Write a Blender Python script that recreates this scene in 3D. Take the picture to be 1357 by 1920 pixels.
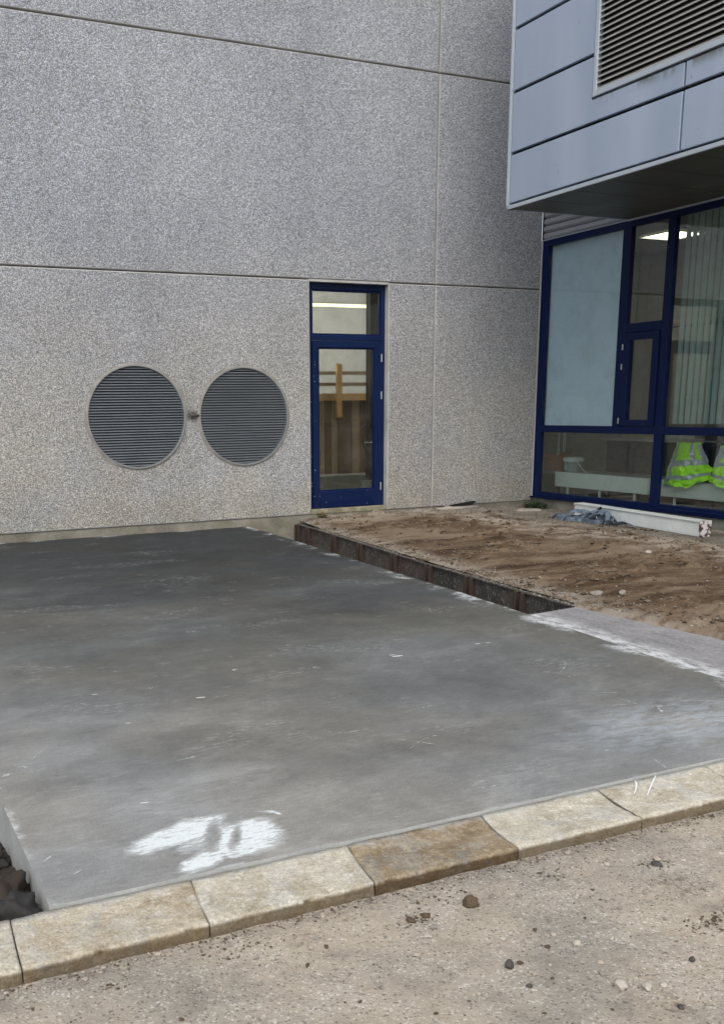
import bpy, bmesh, math, random
import numpy as np
from mathutils import Vector, Matrix, noise as mnoise
from mathutils.geometry import tessellate_polygon

# ------------------------------------------------------------------ camera
sc = bpy.context.scene
for o in list(bpy.data.objects): bpy.data.objects.remove(o)
C = sc.collection
F, PX, PY, YAW, PITCH, ROLL = 1820.404, 538.375, 1195.335, .4322873, .2314991, .0149870
W0, H0, EYE = 1357., 1920., 1.4628
ca, sa, cb, sb = math.cos(YAW), math.sin(YAW), math.cos(PITCH), math.sin(PITCH)
fwd = Vector((sa*cb, ca*cb, -sb)); right = Vector((ca, -sa, 0)); down = fwd.cross(right)
cr, sr = math.cos(ROLL), math.sin(ROLL)
right, down = cr*right + sr*down, -sr*right + cr*down
cam_d = bpy.data.cameras.new('camera'); cam = bpy.data.objects.new('camera', cam_d); C.objects.link(cam)
m3 = Matrix((right, -down, -fwd)).transposed()
cam.matrix_world = Matrix.Translation((0, 0, EYE)) @ m3.to_4x4()
cam_d.sensor_fit = 'HORIZONTAL'; cam_d.sensor_width = 36; cam_d.lens = F/W0*36
cam_d.shift_x = (W0/2-PX)/W0; cam_d.shift_y = (PY-H0/2)/W0
cam_d.clip_start = .05; cam_d.clip_end = 800
sc.camera = cam

# ------------------------------------------------------------------ world, sun, exposure
SUN_EL, SUN_AZ = 52, 208          # azimuth clockwise from +y
w = bpy.data.worlds.new('World'); sc.world = w; w.use_nodes = True
wn = w.node_tree; bg = wn.nodes['Background']; sky = wn.nodes.new('ShaderNodeTexSky')
sky.sky_type = 'NISHITA'; sky.sun_disc = False
sky.sun_elevation = math.radians(SUN_EL); sky.sun_rotation = math.radians(SUN_AZ)
sky.air_density = 1.0; sky.dust_density = 4.0; sky.ozone_density = 1.0
hs = wn.nodes.new('ShaderNodeHueSaturation'); hs.inputs['Saturation'].default_value = .46
wn.links.new(sky.outputs[0], hs.inputs['Color']); wn.links.new(hs.outputs[0], bg.inputs['Color'])
bg.inputs['Strength'].default_value = .13
sd = bpy.data.lights.new('sun', 'SUN'); sun = bpy.data.objects.new('sun', sd); C.objects.link(sun)
sd.energy = .6; sd.angle = math.radians(40); sd.color = (1, .97, .93)
az, el = math.radians(SUN_AZ), math.radians(SUN_EL)
sdir = Vector((math.sin(az)*math.cos(el), math.cos(az)*math.cos(el), math.sin(el)))
sun.rotation_euler = sdir.to_track_quat('Z', 'Y').to_euler()
sc.view_settings.view_transform = 'Standard'; sc.view_settings.look = 'None'
sc.view_settings.gamma = 1; sc.view_settings.use_curve_mapping = False
sc.view_settings.exposure = .70

random.seed(7); rng = np.random.default_rng(7)

# ------------------------------------------------------------------ material helpers
class G:
    def __init__(s, name, rough=.7, metallic=0.0, spec=.5):
        s.m = bpy.data.materials.new(name); s.m.use_nodes = True; s.t = s.m.node_tree
        s.b = s.t.nodes['Principled BSDF']; s.b.inputs['Roughness'].default_value = rough
        s.b.inputs['Metallic'].default_value = metallic; s.b.inputs['Specular IOR Level'].default_value = spec
        s.pos = s.t.nodes.new('ShaderNodeTexCoord').outputs['Object']
    def n(s, ty, ins=None, **pr):
        nd = s.t.nodes.new('ShaderNode'+ty)
        for k, v in pr.items(): setattr(nd, k, v)
        for k, v in (ins or {}).items():
            if v is None: continue
            if isinstance(v, bpy.types.NodeSocket): s.t.links.new(v, nd.inputs[k])
            else: nd.inputs[k].default_value = v
        return nd
    def world(s): return s.n('NewGeometry').outputs['Position']
    def vmap(s, vec, scale=(1,1,1), rot=(0,0,0), loc=(0,0,0)):
        return s.n('Mapping', {'Vector': vec, 'Scale': scale, 'Rotation': rot, 'Location': loc}).outputs[0]
    def noise(s, scale, detail=3, rough=.5, vec=None, dist=0.0):
        return s.n('TexNoise', {'Vector': vec or s.pos, 'Scale': scale, 'Detail': detail, 'Roughness': rough, 'Distortion': dist}).outputs['Fac']
    def ncol(s, scale, detail=3, vec=None):
        return s.n('TexNoise', {'Vector': vec or s.pos, 'Scale': scale, 'Detail': detail}).outputs['Color']
    def vor(s, scale, vec=None, out='Distance', feature='F1', rnd=1.0):
        return s.n('TexVoronoi', {'Vector': vec or s.pos, 'Scale': scale, 'Randomness': rnd}, feature=feature).outputs[out]
    def ramp(s, fac, stops, interp='LINEAR'):
        nd = s.n('ValToRGB', {'Fac': fac}); cr_ = nd.color_ramp; cr_.interpolation = interp
        while len(cr_.elements) < len(stops): cr_.elements.new(.5)
        for e, (p, c) in zip(cr_.elements, stops):
            e.position = p; e.color = (c, c, c, 1) if not hasattr(c, '__len__') else (*c, 1)
        return nd.outputs[0]
    def sm(s, fac, a, b, lo=0.0, hi=1.0):
        return s.n('MapRange', {'Value': fac, 'From Min': a, 'From Max': b, 'To Min': lo, 'To Max': hi}, interpolation_type='SMOOTHSTEP').outputs[0]
    def mix(s, fac, a, b, mode='MIX'):
        nd = s.n('Mix', {0: fac}, data_type='RGBA', blend_type=mode)
        for i, v in ((6, a), (7, b)):
            if isinstance(v, bpy.types.NodeSocket): s.t.links.new(v, nd.inputs[i])
            else: nd.inputs[i].default_value = (*v, 1) if hasattr(v, '__len__') else (v, v, v, 1)
        return nd.outputs[2]
    def ma(s, op, a, b=0.0, c=None):
        return s.n('Math', {0: a, 1: b, 2: c}, operation=op).outputs[0]
    def xyz(s, vec=None):
        return s.n('SeparateXYZ', {0: vec or s.pos}).outputs
    def ell(s, x, y, x0, y0, rx, ry, ang=0.0, soft=(1.3, .7)):
        """soft elliptical mask in the xy plane"""
        dx, dy = s.ma('SUBTRACT', x, x0), s.ma('SUBTRACT', y, y0)
        c_, s_ = math.cos(ang), math.sin(ang)
        u = s.ma('DIVIDE', s.ma('ADD', s.ma('MULTIPLY', dx, c_), s.ma('MULTIPLY', dy, s_)), rx)
        v = s.ma('DIVIDE', s.ma('SUBTRACT', s.ma('MULTIPLY', dy, c_), s.ma('MULTIPLY', dx, s_)), ry)
        d = s.ma('SQRT', s.ma('ADD', s.ma('MULTIPLY', u, u), s.ma('MULTIPLY', v, v)))
        return s.sm(d, soft[0], soft[1])
    def bump(s, h, strength=.5, dist=.01, prev=None):
        return s.n('Bump', {'Height': h, 'Strength': strength, 'Distance': dist, 'Normal': prev}).outputs[0]
    def done(s, col=None, bump=None, rough=None):
        if col is not None:
            if isinstance(col, bpy.types.NodeSocket): s.t.links.new(col, s.b.inputs['Base Color'])
            else: s.b.inputs['Base Color'].default_value = (*col, 1)
        if bump is not None: s.t.links.new(bump, s.b.inputs['Normal'])
        if rough is not None: s.t.links.new(rough, s.b.inputs['Roughness'])
        return s.m
def plain(name, col, rough=.6, metallic=0.0, var=.12, scale=9.0, bump=0.0, spec=.5):
    g = G(name, rough, metallic, spec)
    n1 = g.noise(scale, 4, .6)
    lo = tuple(c*(1-var) for c in col); hi = tuple(min(1, c*(1+var)) for c in col)
    b_ = g.bump(g.noise(scale*12, 3), bump, .002) if bump else None
    return g.done(g.mix(n1, lo, hi), b_, g.sm(n1, .2, .8, max(.05, rough-.08), min(1, rough+.08)))

def mat_aggregate():
    g = G('exposed_aggregate', .85, spec=.3)
    pos = g.world()
    wob = g.n('VectorMath', {0: pos, 1: g.n('VectorMath', {0: g.ncol(60, 2, pos), 'Scale': .008}, operation='SCALE').outputs[0]}, operation='ADD').outputs[0]
    v = g.n('TexVoronoi', {'Vector': wob, 'Scale': 112.0, 'Randomness': 1.0}); cell = g.xyz(v.outputs['Color'])[0]
    tint = g.xyz(v.outputs['Color'])[1]
    v2 = g.n('TexVoronoi', {'Vector': wob, 'Scale': 230.0}); cell2 = g.xyz(v2.outputs['Color'])[0]
    stone = g.ramp(g.ma('ADD', g.ma('MULTIPLY', cell, .80), g.ma('MULTIPLY', cell2, .20)),
                   [(0, .16), (.25, .33), (.5, .48), (.72, .64), (1, 1.0)])
    tn = g.mix(tint, (1.03, 1.01, .96), (.94, 1.01, 1.12))
    col = g.mix(1.0, stone, tn, 'MULTIPLY')
    gap = g.sm(v.outputs['Distance'], .5, .78)
    col = g.mix(g.ma('MULTIPLY', gap, .7), col, (.19, .185, .175))
    zz_ = g.xyz(pos)[2]; col = g.mix(g.sm(zz_, 1.5, 4.5), col, g.mix(1.0, col, (.985, 1.01, 1.06), 'MULTIPLY'))  # cool sky light painted into the colour of the upper wall
    # broad tonal drift, faint rain streaks, warmer weathering near the ground
    big = g.noise(.45, 4, .6, pos); st = g.noise(1.0, 5, .6, g.vmap(pos, (2.6, 2.6, .22)))
    col = g.mix(g.sm(big, .3, .7), g.mix(1.0, col, (.90, .90, .92), 'MULTIPLY'), g.mix(1.0, col, (1.07, 1.07, 1.06), 'MULTIPLY'))
    col = g.mix(g.sm(st, .45, .72, 0, .35), col, g.mix(1.0, col, (.80, .81, .80), 'MULTIPLY'))
    z = g.xyz(pos)[2]; x = g.xyz(pos)[0]
    low = g.ma('MULTIPLY', g.sm(z, 3.6, .3), g.sm(g.noise(1.1, 4, .6, pos), .3, .62))
    col = g.mix(g.ma('MULTIPLY', low, .85), col, g.mix(1.0, col, (1.04, .98, .86), 'MULTIPLY'))
    damp = g.ma('MULTIPLY', g.sm(z, .55, .1), g.sm(g.noise(2.3, 4, .6, pos), .35, .65))
    col = g.mix(g.ma('MULTIPLY', damp, .5), col, g.mix(1.0, col, (.78, .76, .66), 'MULTIPLY'))
    sp = g.sm(g.noise(22, 2, .5, pos), .76, .80)          # missing stones, dark specks
    col = g.mix(g.ma('MULTIPLY', sp, .8), col, (.05, .05, .05))
    sm_ = g.ell(x, z, 4.07, 1.40, .13, .06, .1, (1.5, .3))
    col = g.mix(g.ma('MULTIPLY', sm_, .75), col, (.06, .05, .04))
    h = g.ma('ADD', g.ma('MULTIPLY', v.outputs['Distance'], -1.0), g.ma('MULTIPLY', cell, .5))
    return g.done(col, g.bump(h, 1.0, .010))
M_AGG = mat_aggregate()

def mat_concrete(name, base, dark, scale=2.0, rough=.8, moss=0.0):
    g = G(name, rough, spec=.3); pos = g.world()
    n1 = g.noise(scale, 6, .65, pos); n2 = g.noise(scale*25, 3, .6, pos)
    col = g.mix(g.sm(n1, .3, .7), dark, base)
    col = g.mix(g.sm(n2, .35, .75, 0, .3), col, tuple(min(1, c*1.35) for c in base))
    if moss:
        col = g.mix(g.ma('MULTIPLY', g.sm(g.noise(5, 4, .6, pos), .45, .62), moss), col, (.10, .115, .055))
    return g.done(col, g.bump(g.ma('ADD', n1, g.ma('MULTIPLY', n2, .3)), .35, .008))
M_MARGIN = mat_concrete('smooth_panel_margin', (.44, .44, .43), (.31, .31, .30), 3)
M_PLINTH = mat_concrete('plinth_concrete', (.27, .255, .21), (.13, .12, .095), 2.2, .9, .35)
M_SILLC = mat_concrete('threshold_stone', (.36, .33, .25), (.18, .165, .11), 4, .85, .5)
M_SILLW = mat_concrete('window_plinth_concrete', (.24, .235, .20), (.12, .115, .095), 3, .9, .2)
M_MORTAR = mat_concrete('vent_mortar', (.33, .32, .29), (.17, .16, .14), 6)
M_SEAL = plain('joint_sealant', (.055, .055, .058), .8)
M_DARK = plain('dark_void', (.012, .012, .013), .9)
M_NAVY = plain('navy_painted_frame', (.0026, .0120, .058), .40, var=.2, scale=4, spec=.3)
M_NAVYB = plain('navy_painted_metal', (.0016, .0095, .056), .5, var=.2, scale=4, spec=.2)
M_SPOT = plain('chipped_paint', (.45, .47, .52), .6)
M_STEELG = plain('hinge_metal', (.45, .46, .48), .4, .6)
M_TRIM = plain('grey_metal_trim', (.46, .52, .58), .38, .3, var=.08, scale=3)
M_SIDING = plain('light_grey_siding', (.33, .35, .38), .45, .2, var=.08, scale=3)
M_SOFFIT = plain('dark_soffit_metal', (.075, .075, .07), .5, .3, var=.15, scale=2)
M_LOUV = plain('louvre_nose_metal', (.50, .49, .47), .4, .4, var=.12, scale=5)
def mat_clad():
    g = G('blue_grey_clad_metal', .42, .35); pos = g.world()
    st = g.noise(1.0, 4, .6, g.vmap(pos, (1, 1.5, .25))); n2 = g.noise(26, 2, .5, g.vmap(pos, (1, 1, .45)))
    col = g.mix(g.sm(st, .3, .7), (.355, .43, .545), (.43, .50, .62))
    col = g.mix(g.sm(n2, .74, .78, 0, .7), col, (.10, .12, .15))
    z = g.xyz(pos)[2]
    dr = g.ma('MULTIPLY', g.sm(z, 4.36, 4.50), g.sm(z, 4.51, 4.50))
    dr = g.ma('MULTIPLY', dr, g.sm(g.xyz(pos)[1], 8.5, 8.3)); dr = g.ma('MULTIPLY', dr, g.sm(g.noise(3.5, 5, .7, g.vmap(pos, (1, 1, .6))), .38, .56))
    col = g.mix(g.ma('MULTIPLY', dr, 1.0), col, (.15, .155, .13))
    return g.done(col, g.bump(g.noise(1.4, 2, .5, pos), .12, .02), g.sm(st, .2, .8, .36, .5))
M_CLAD = mat_clad()
M_VENT = plain('vent_slat_metal', (.20, .22, .24), .5, .35, var=.15, scale=7)
M_RING = plain('vent_ring_metal', (.26, .27, .27), .6, .2, var=.2, scale=14)

def glass(name, tint=(.85, .9, .88), rough=.0, dirt=.04):
    g = G(name); t = g.t; out = t.nodes['Material Output']
    tr = g.n('BsdfTransparent', {'Color': (*tint, 1)}); gl = g.n('BsdfGlossy', {'Color': (1, 1, 1, 1), 'Roughness': rough})
    bf = g.n('NewGeometry').outputs['Backfacing']; fr = g.n('Fresnel', {'IOR': g.sm(bf, 0, 1, 1.5, 1/1.5)}).outputs[0]
    k = g.ma('MINIMUM', g.ma('MULTIPLY', fr, 1.3), 1.0)
    mx = g.n('MixShader', {0: k}); t.links.new(tr.outputs[0], mx.inputs[1]); t.links.new(gl.outputs[0], mx.inputs[2])
    df = g.n('BsdfDiffuse', {'Color': (.35, .34, .31, 1)})
    mk = g.ma('MULTIPLY', g.sm(g.noise(3, 5, .65, g.world()), .4, .75), dirt)
    mk = g.ma('ADD', mk, g.ma('MULTIPLY', g.sm(g.noise(55, 2, .5, g.world()), .74, .78), dirt*5))
    m2 = g.n('MixShader', {0: mk}); t.links.new(mx.outputs[0], m2.inputs[1]); t.links.new(df.outputs[0], m2.inputs[2])
    t.links.new(m2.outputs[0], out.inputs['Surface'])
    return g.m
M_GLASS = glass('window_glass', (.92, .955, .95), 0.0, .05)
M_DGLASS = glass('door_glass', (.80, .82, .78), 0.0, .06)
def emis(name, col, st):
    m = bpy.data.materials.new(name); m.use_nodes = True; b_ = m.node_tree.nodes['Principled BSDF']
    b_.inputs['Base Color'].default_value = (.8, .8, .8, 1)
    b_.inputs['Emission Color'].default_value = (*col, 1); b_.inputs['Emission Strength'].default_value = st
    return m

# ------------------------------------------------------------------ mesh helpers
class MB:
    def __init__(s): s.v, s.f, s.m = [], [], []
    def quadface(s, pts, mi=0):
        k = len(s.v); s.v += [tuple(p) for p in pts]; s.f.append(tuple(range(k, k+len(pts)))); s.m.append(mi); return s
    def box(s, x0, x1, y0, y1, z0, z1, mi=0):
        x0, x1 = sorted((x0, x1)); y0, y1 = sorted((y0, y1)); z0, z1 = sorted((z0, z1))
        k = len(s.v)
        s.v += [(x0,y0,z0),(x1,y0,z0),(x1,y1,z0),(x0,y1,z0),(x0,y0,z1),(x1,y0,z1),(x1,y1,z1),(x0,y1,z1)]
        for q in ((0,3,2,1),(4,5,6,7),(0,1,5,4),(1,2,6,5),(2,3,7,6),(3,0,4,7)):
            s.f.append(tuple(k+i for i in q)); s.m.append(mi)
        return s
    def prism(s, poly, d0, d1, fn, mi=0):
        """extrude a 2-d polygon; fn(a, b, d) -> xyz"""
        k = len(s.v); n_ = len(poly)
        s.v += [fn(a_, b_, d0) for a_, b_ in poly] + [fn(a_, b_, d1) for a_, b_ in poly]
        s.f.append(tuple(k+i for i in range(n_))); s.f.append(tuple(k+n_+i for i in reversed(range(n_)))); s.m += [mi, mi]
        for i in range(n_):
            j = (i+1) % n_; s.f.append((k+i, k+n_+i, k+n_+j, k+j)); s.m.append(mi)
        return s
    def tube(s, pts, r, seg=8, mi=0, flat=1.0):
        pts = [Vector(p) for p in pts]; k0 = len(s.v); up = Vector((0, 0, 1))
        for i, p in enumerate(pts):
            t = (pts[min(i+1, len(pts)-1)]-pts[max(i-1, 0)]).normalized()
            a_ = t.cross(up) if abs(t.z) < .95 else t.cross(Vector((1, 0, 0))); a_.normalize(); b_ = a_.cross(t)
            rr = r[i] if hasattr(r, '__len__') else r
            for j in range(seg):
                th = 2*math.pi*j/seg; s.v.append(tuple(p + a_*math.cos(th)*rr + b_*math.sin(th)*rr*flat))
        for i in range(len(pts)-1):
            for j in range(seg):
                q = (j+1) % seg
                s.f.append((k0+i*seg+j, k0+i*seg+q, k0+(i+1)*seg+q, k0+(i+1)*seg+j)); s.m.append(mi)
        s.f.append(tuple(k0+j for j in reversed(range(seg)))); s.f.append(tuple(k0+(len(pts)-1)*seg+j for j in range(seg))); s.m += [mi, mi]
        return s
    def ring(s, cx, cz, r0, r1, y, seg=96, mi=0, jit=None, y2=None):
        k = len(s.v); y2 = y if y2 is None else y2
        for i in range(seg):
            th = 2*math.pi*i/seg; ro = r1*(1+(jit(th) if jit else 0))
            s.v.append((cx+r0*math.cos(th), y2, cz+r0*math.sin(th))); s.v.append((cx+ro*math.cos(th), y, cz+ro*math.sin(th)))
        for i in range(seg):
            j = (i+1) % seg; s.f.append((k+2*i, k+2*j, k+2*j+1, k+2*i+1)); s.m.append(mi)
        return s
    def build(s, name, mat, parent=None, smooth=False, bevel=0.0, fixn=True):
        me = bpy.data.meshes.new(name); me.from_pydata(s.v, [], s.f)
        for m_ in (mat if isinstance(mat, (list, tuple)) else [mat]): me.materials.append(m_)
        me.polygons.foreach_set('material_index', s.m)
        if fixn:
            bm = bmesh.new(); bm.from_mesh(me); bmesh.ops.recalc_face_normals(bm, faces=bm.faces); bm.to_mesh(me); bm.free()
        me.update()
        if smooth: me.polygons.foreach_set('use_smooth', [True]*len(me.polygons))
        o = bpy.data.objects.new(name, me); C.objects.link(o)
        if parent: o.parent = parent; o.matrix_parent_inverse = parent.matrix_world.inverted() if False else Matrix.Identity(4)
        if bevel:
            bv = o.modifiers.new('bevel', 'BEVEL'); bv.width = bevel; bv.segments = 2; bv.limit_method = 'ANGLE'; bv.angle_limit = math.radians(40)
        return o
def B(*a, mi=0): return MB().box(*a, mi=mi)
def empty(name, label, cat, group=None, loc=None):
    o = bpy.data.objects.new(name, None); C.objects.link(o); o.empty_display_size = .1
    return tag(o, label, cat, group)
def tag(o, label, cat, group=None):
    o['label'] = label; o['category'] = cat
    if group: o['group'] = group
    return o
def struct(o): o['kind'] = 'structure'; return o
def stuff(o): o['kind'] = 'stuff'; return o

def fbm(x, y, sc_, oct_=4, seed=0, gain=.5):
    """smooth value noise on numpy arrays"""
    out = np.zeros_like(x, float); amp = 1.0; tot = 0
    r_ = np.random.default_rng(1000+seed); tab = r_.random((256, 256))
    for o_ in range(oct_):
        u, v = x*sc_+17.3*o_, y*sc_+9.1*o_
        iu, iv = np.floor(u).astype(int), np.floor(v).astype(int); fu, fv = u-iu, v-iv
        fu, fv = fu*fu*(3-2*fu), fv*fv*(3-2*fv)
        a_ = tab[iu % 256, iv % 256]; b_ = tab[(iu+1) % 256, iv % 256]; c_ = tab[iu % 256, (iv+1) % 256]; d_ = tab[(iu+1) % 256, (iv+1) % 256]
        out += amp*((a_*(1-fu)+b_*fu)*(1-fv)+(c_*(1-fu)+d_*fu)*fv); tot += amp; amp *= gain; sc_ *= 2.03
    return out/tot
def sheet(name, X_, Y_, Z_, mat, smooth=True):
    ny, nx = X_.shape
    v = np.stack([X_.ravel(), Y_.ravel(), Z_.ravel()], 1)
    i = np.arange(ny*nx).reshape(ny, nx)
    f = np.stack([i[:-1, :-1].ravel(), i[:-1, 1:].ravel(), i[1:, 1:].ravel(), i[1:, :-1].ravel()], 1)
    me = bpy.data.meshes.new(name); me.from_pydata(v.tolist(), [], f.tolist()); me.materials.append(mat)
    if smooth: me.polygons.foreach_set('use_smooth', [True]*len(me.polygons))
    o = bpy.data.objects.new(name, me); C.objects.link(o); return o
def ico_rock(name, loc, size, mat, seed=0, sub=3, rough=.28, flat=.75, parent=None, cut=None):
    bm = bmesh.new(); bmesh.ops.create_icosphere(bm, subdivisions=sub, radius=1)
    r_ = random.Random(seed); off = Vector((r_.uniform(-50, 50), r_.uniform(-50, 50), r_.uniform(-50, 50)))
    planes = [(Vector((r_.gauss(0, 1), r_.gauss(0, 1), r_.gauss(0, 1))).normalized(), r_.uniform(.55, .85)) for _ in range(9)]
    for v in bm.verts:
        p = v.co.normalized(); q = p*1.0
        for n_, d_ in planes:
            k = q.dot(n_)
            if k > d_: q -= n_*(k-d_)
        q *= 1+rough*(mnoise.noise(p*2.2+off)) + rough*.35*mnoise.noise(p*7+off) + (rough*.22*mnoise.noise(p*17+off) if sub > 3 else 0)
        v.co = Vector((q.x*size[0], q.y*size[1], q.z*size[2]*flat))
    bmesh.ops.rotate(bm, cent=(0, 0, 0), matrix=Matrix.Rotation(r_.uniform(0, 6.28), 3, 'Z'), verts=bm.verts)
    me = bpy.data.meshes.new(name); bm.to_mesh(me); bm.free(); me.materials.append(mat)
    me.polygons.foreach_set('use_smooth', [sub > 2]*len(me.polygons))
    o = bpy.data.objects.new(name, me); C.objects.link(o); o.location = loc
    if parent: o.parent = parent
    return o
def pebbles(name, xyz, rad, mats, midx):
    """thousands of small jittered stones in one mesh"""
    base = np.array([(1,0,0),(-1,0,0),(0,1,0),(0,-1,0),(0,0,1),(0,0,-1),(.6,.6,.55),(-.6,.6,.55),(-.6,-.6,.55),(.6,-.6,.55)], float)
    fc = np.array([(0,6,9),(2,7,6),(1,8,7),(3,9,8),(4,6,7),(4,7,8),(4,8,9),(4,9,6),(0,2,6),(2,1,7),(1,3,8),(3,0,9),(0,5,2),(2,5,1),(1,5,3),(3,5,0)])
    n_ = len(xyz); th = rng.random(n_)*6.283
    V_ = base[None]*(1+rng.normal(0, .16, (n_, 10, 3)))
    s3 = rad[:, None]*np.stack([rng.uniform(.8, 1.4, n_), rng.uniform(.6, 1.0, n_), rng.uniform(.4, .8, n_)], 1)
    V_ = V_*s3[:, None, :]; c_, s_ = np.cos(th)[:, None], np.sin(th)[:, None]
    V_ = np.stack([V_[..., 0]*c_-V_[..., 1]*s_, V_[..., 0]*s_+V_[..., 1]*c_, V_[..., 2]], -1)+xyz[:, None, :]
    F_ = (fc[None]+(np.arange(n_)*10)[:, None, None]).reshape(-1, 3)
    me = bpy.data.meshes.new(name); me.from_pydata(V_.reshape(-1, 3).tolist(), [], F_.tolist())
    for m_ in mats: me.materials.append(m_)
    me.polygons.foreach_set('material_index', np.repeat(midx, 16).astype(np.int32))
    o = bpy.data.objects.new(name, me); C.objects.link(o); return stuff(o)

WY, WX = 11.5, 9.284            # plane of the aggregate wall (y) and of the window wall (x)

# ================================================================== GROUND AND SLABS
def edge_x(y): return np.interp(y, [-50, 2.75, 3.6, 4.24, 5.43, 6.4, 7.9, 10.03, 11.6], [4.18, 4.18, 4.256, 4.31, 4.425, 4.50, 4.57, 4.71, 4.775])
def form_x(y): return np.interp(y, [2.0, 4.28, 4.91, 5.51, 6.216, 6.994, 7.731, 8.493, 9.371, 10.146, 11.024, 11.6], [5.10, 5.035, 4.975, 4.934, 4.985, 5.045, 5.10, 5.18, 5.275, 5.355, 5.442, 5.50])
SLABX0, KIN, KOUT, ROADZ = .458, 2.745, 2.462, -.060

def mat_slab():
    g = G('fresh_trowelled_concrete', .6, spec=.18); pos = g.world(); X = g.xyz(pos); x, y = X[0], X[1]
    rv = g.vmap(pos, (1, 1.9, 1), (0, 0, .35)); rv2 = g.vmap(pos, (1, 3.0, 1), (0, 0, .30))
    big = g.noise(.55, 4, .55, rv, .3); mid = g.noise(2.0, 6, .62, rv, .8); fine = g.noise(14, 5, .7, rv2); grain = g.noise(120, 3, .6, pos)
    # curing: still wet and dark by the wall, dry and pale by the kerb
    yy = g.ma('ADD', y, g.ma('MULTIPLY', g.ma('SUBTRACT', big, .5), 5.5)); yy = g.ma('ADD', yy, g.ma('MULTIPLY', g.sm(x, 1.0, 3.2), .9)); yy = g.ma('SUBTRACT', yy, g.ma('MULTIPLY', g.sm(x, 1.4, .6), .5))
    yy = g.ma('ADD', yy, g.ma('MULTIPLY', g.ma('SUBTRACT', mid, .5), 2.2))
    col = g.ramp(g.sm(yy, 2.0, 11.5), [(0, (.235, .235, .225)), (.05, (.205, .206, .196)), (.12, (.150, .151, .144)), (.22, (.128, .130, .123)), (.42, (.096, .099, .094)), (.7, (.056, .059, .057)), (1, (.030, .033, .034))])
    hue = g.noise(.8, 3, .5, pos)
    col = g.mix(g.sm(hue, .35, .65), g.mix(1.0, col, (.97, 1.0, 1.05), 'MULTIPLY'), g.mix(1.0, col, (1.03, 1.0, .95), 'MULTIPLY'))
    cl2 = g.noise(3.4, 6, .72, pos, .3); col = g.mix(g.sm(mid, .45, .70, 0, .45), col, g.mix(1.0, col, (1.3, 1.3, 1.3), 'MULTIPLY')); pt = g.noise(1.15, 5, .68, g.vmap(pos, (1, 1.5, 1), (0, 0, .4), (3, 7, 0)), .5); col = g.mix(g.sm(pt, .50, .68, 0, .6), col, g.mix(1.0, col, (1.38, 1.39, 1.41), 'MULTIPLY')); col = g.mix(g.sm(cl2, .42, .66, 0, .5), col, g.mix(1.0, col, (1.32, 1.32, 1.31), 'MULTIPLY')); col = g.mix(g.sm(cl2, .46, .30, 0, .5), col, g.mix(1.0, col, (.76, .76, .76), 'MULTIPLY'))
    col = g.mix(g.sm(fine, .45, .7, 0, .5), col, g.mix(1.0, col, (1.3, 1.3, 1.3), 'MULTIPLY'))
    col = g.mix(g.sm(fine, .45, .3, 0, .5), col, g.mix(1.0, col, (.78, .78, .80), 'MULTIPLY'))
    col = g.mix(g.sm(grain, .3, .7, 0, .6), col, g.mix(1.0, col, (.74, .74, .74), 'MULTIPLY'))
    f3 = g.noise(42, 4, .75, rv2); col = g.mix(g.sm(f3, .5, .72, 0, .45), col, g.mix(1.0, col, (1.4, 1.4, 1.39), 'MULTIPLY'))
    ds = g.noise(150, 2, .6, pos); col = g.mix(g.ma('MULTIPLY', g.sm(ds, .66, .70), .45), col, g.mix(1.0, col, (1.7, 1.7, 1.68), 'MULTIPLY')); col = g.mix(g.ma('MULTIPLY', g.sm(ds, .34, .30), .5), col, g.mix(1.0, col, (.5, .5, .5), 'MULTIPLY'))
    # pale bleed patches
    pm = g.ma('MULTIPLY', g.sm(g.noise(1.3, 3, .5, rv, .4), .56, .68), g.sm(g.noise(16, 5, .75, rv2), .50, .62))
    col = g.mix(g.ma('MULTIPLY', pm, .36), col, (.40, .41, .40))
    fl = g.ma('MULTIPLY', g.sm(g.noise(5.0, 2, .5, g.vmap(pos, (1, 2, 1), (0, 0, .2))), .66, .70), g.sm(g.noise(60, 4, .7, pos), .48, .56))
    col = g.mix(g.ma('MULTIPLY', fl, .18), col, (.42, .43, .43))
    # bluish dust at the right near the kerb
    dust = g.ma('MULTIPLY', g.ell(x, y, 3.55, 3.15, .75, .34, -.1, (1.4, .2)), g.sm(g.noise(6, 5, .7, rv2, 1.0), .38, .62))
    col = g.mix(g.ma('MULTIPLY', dust, .42), col, (.40, .47, .52))
    # white splash by the kerb with a wiped swirl
    wn_ = g.ncol(5, 4, pos); off = g.n('VectorMath', {0: wn_, 1: (.5, .5, .5)}, operation='SUBTRACT').outputs[0]
    wp = g.n('VectorMath', {0: pos, 1: g.n('VectorMath', {0: off, 'Scale': .11}, operation='SCALE').outputs[0]}, operation='ADD').outputs[0]
    SX = g.xyz(wp); sx, sy = SX[0], SX[1]
    m1 = g.ell(sx, sy, .985, 3.07, .225, .080, .30, (1.35, .6)); m2 = g.ell(sx, sy, 1.17, 2.945, .165, .145, .5, (1.35, .6)); m3_ = g.ell(sx, sy, .99, 2.83, .12, .055, .45, (1.3, .5)); m5 = g.ell(sx, sy, 1.05, 2.965, .13, .065, .35, (1.4, .5)); m4 = g.ell(sx, sy, 1.335, 3.09, .055, .013, -.75, (1.3, .6))
    ms = g.ma('MAXIMUM', g.ma('MAXIMUM', m1, m2), g.ma('MAXIMUM', m3_, g.ma('MAXIMUM', m4, g.ma('MULTIPLY', m5, .62))))
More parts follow.
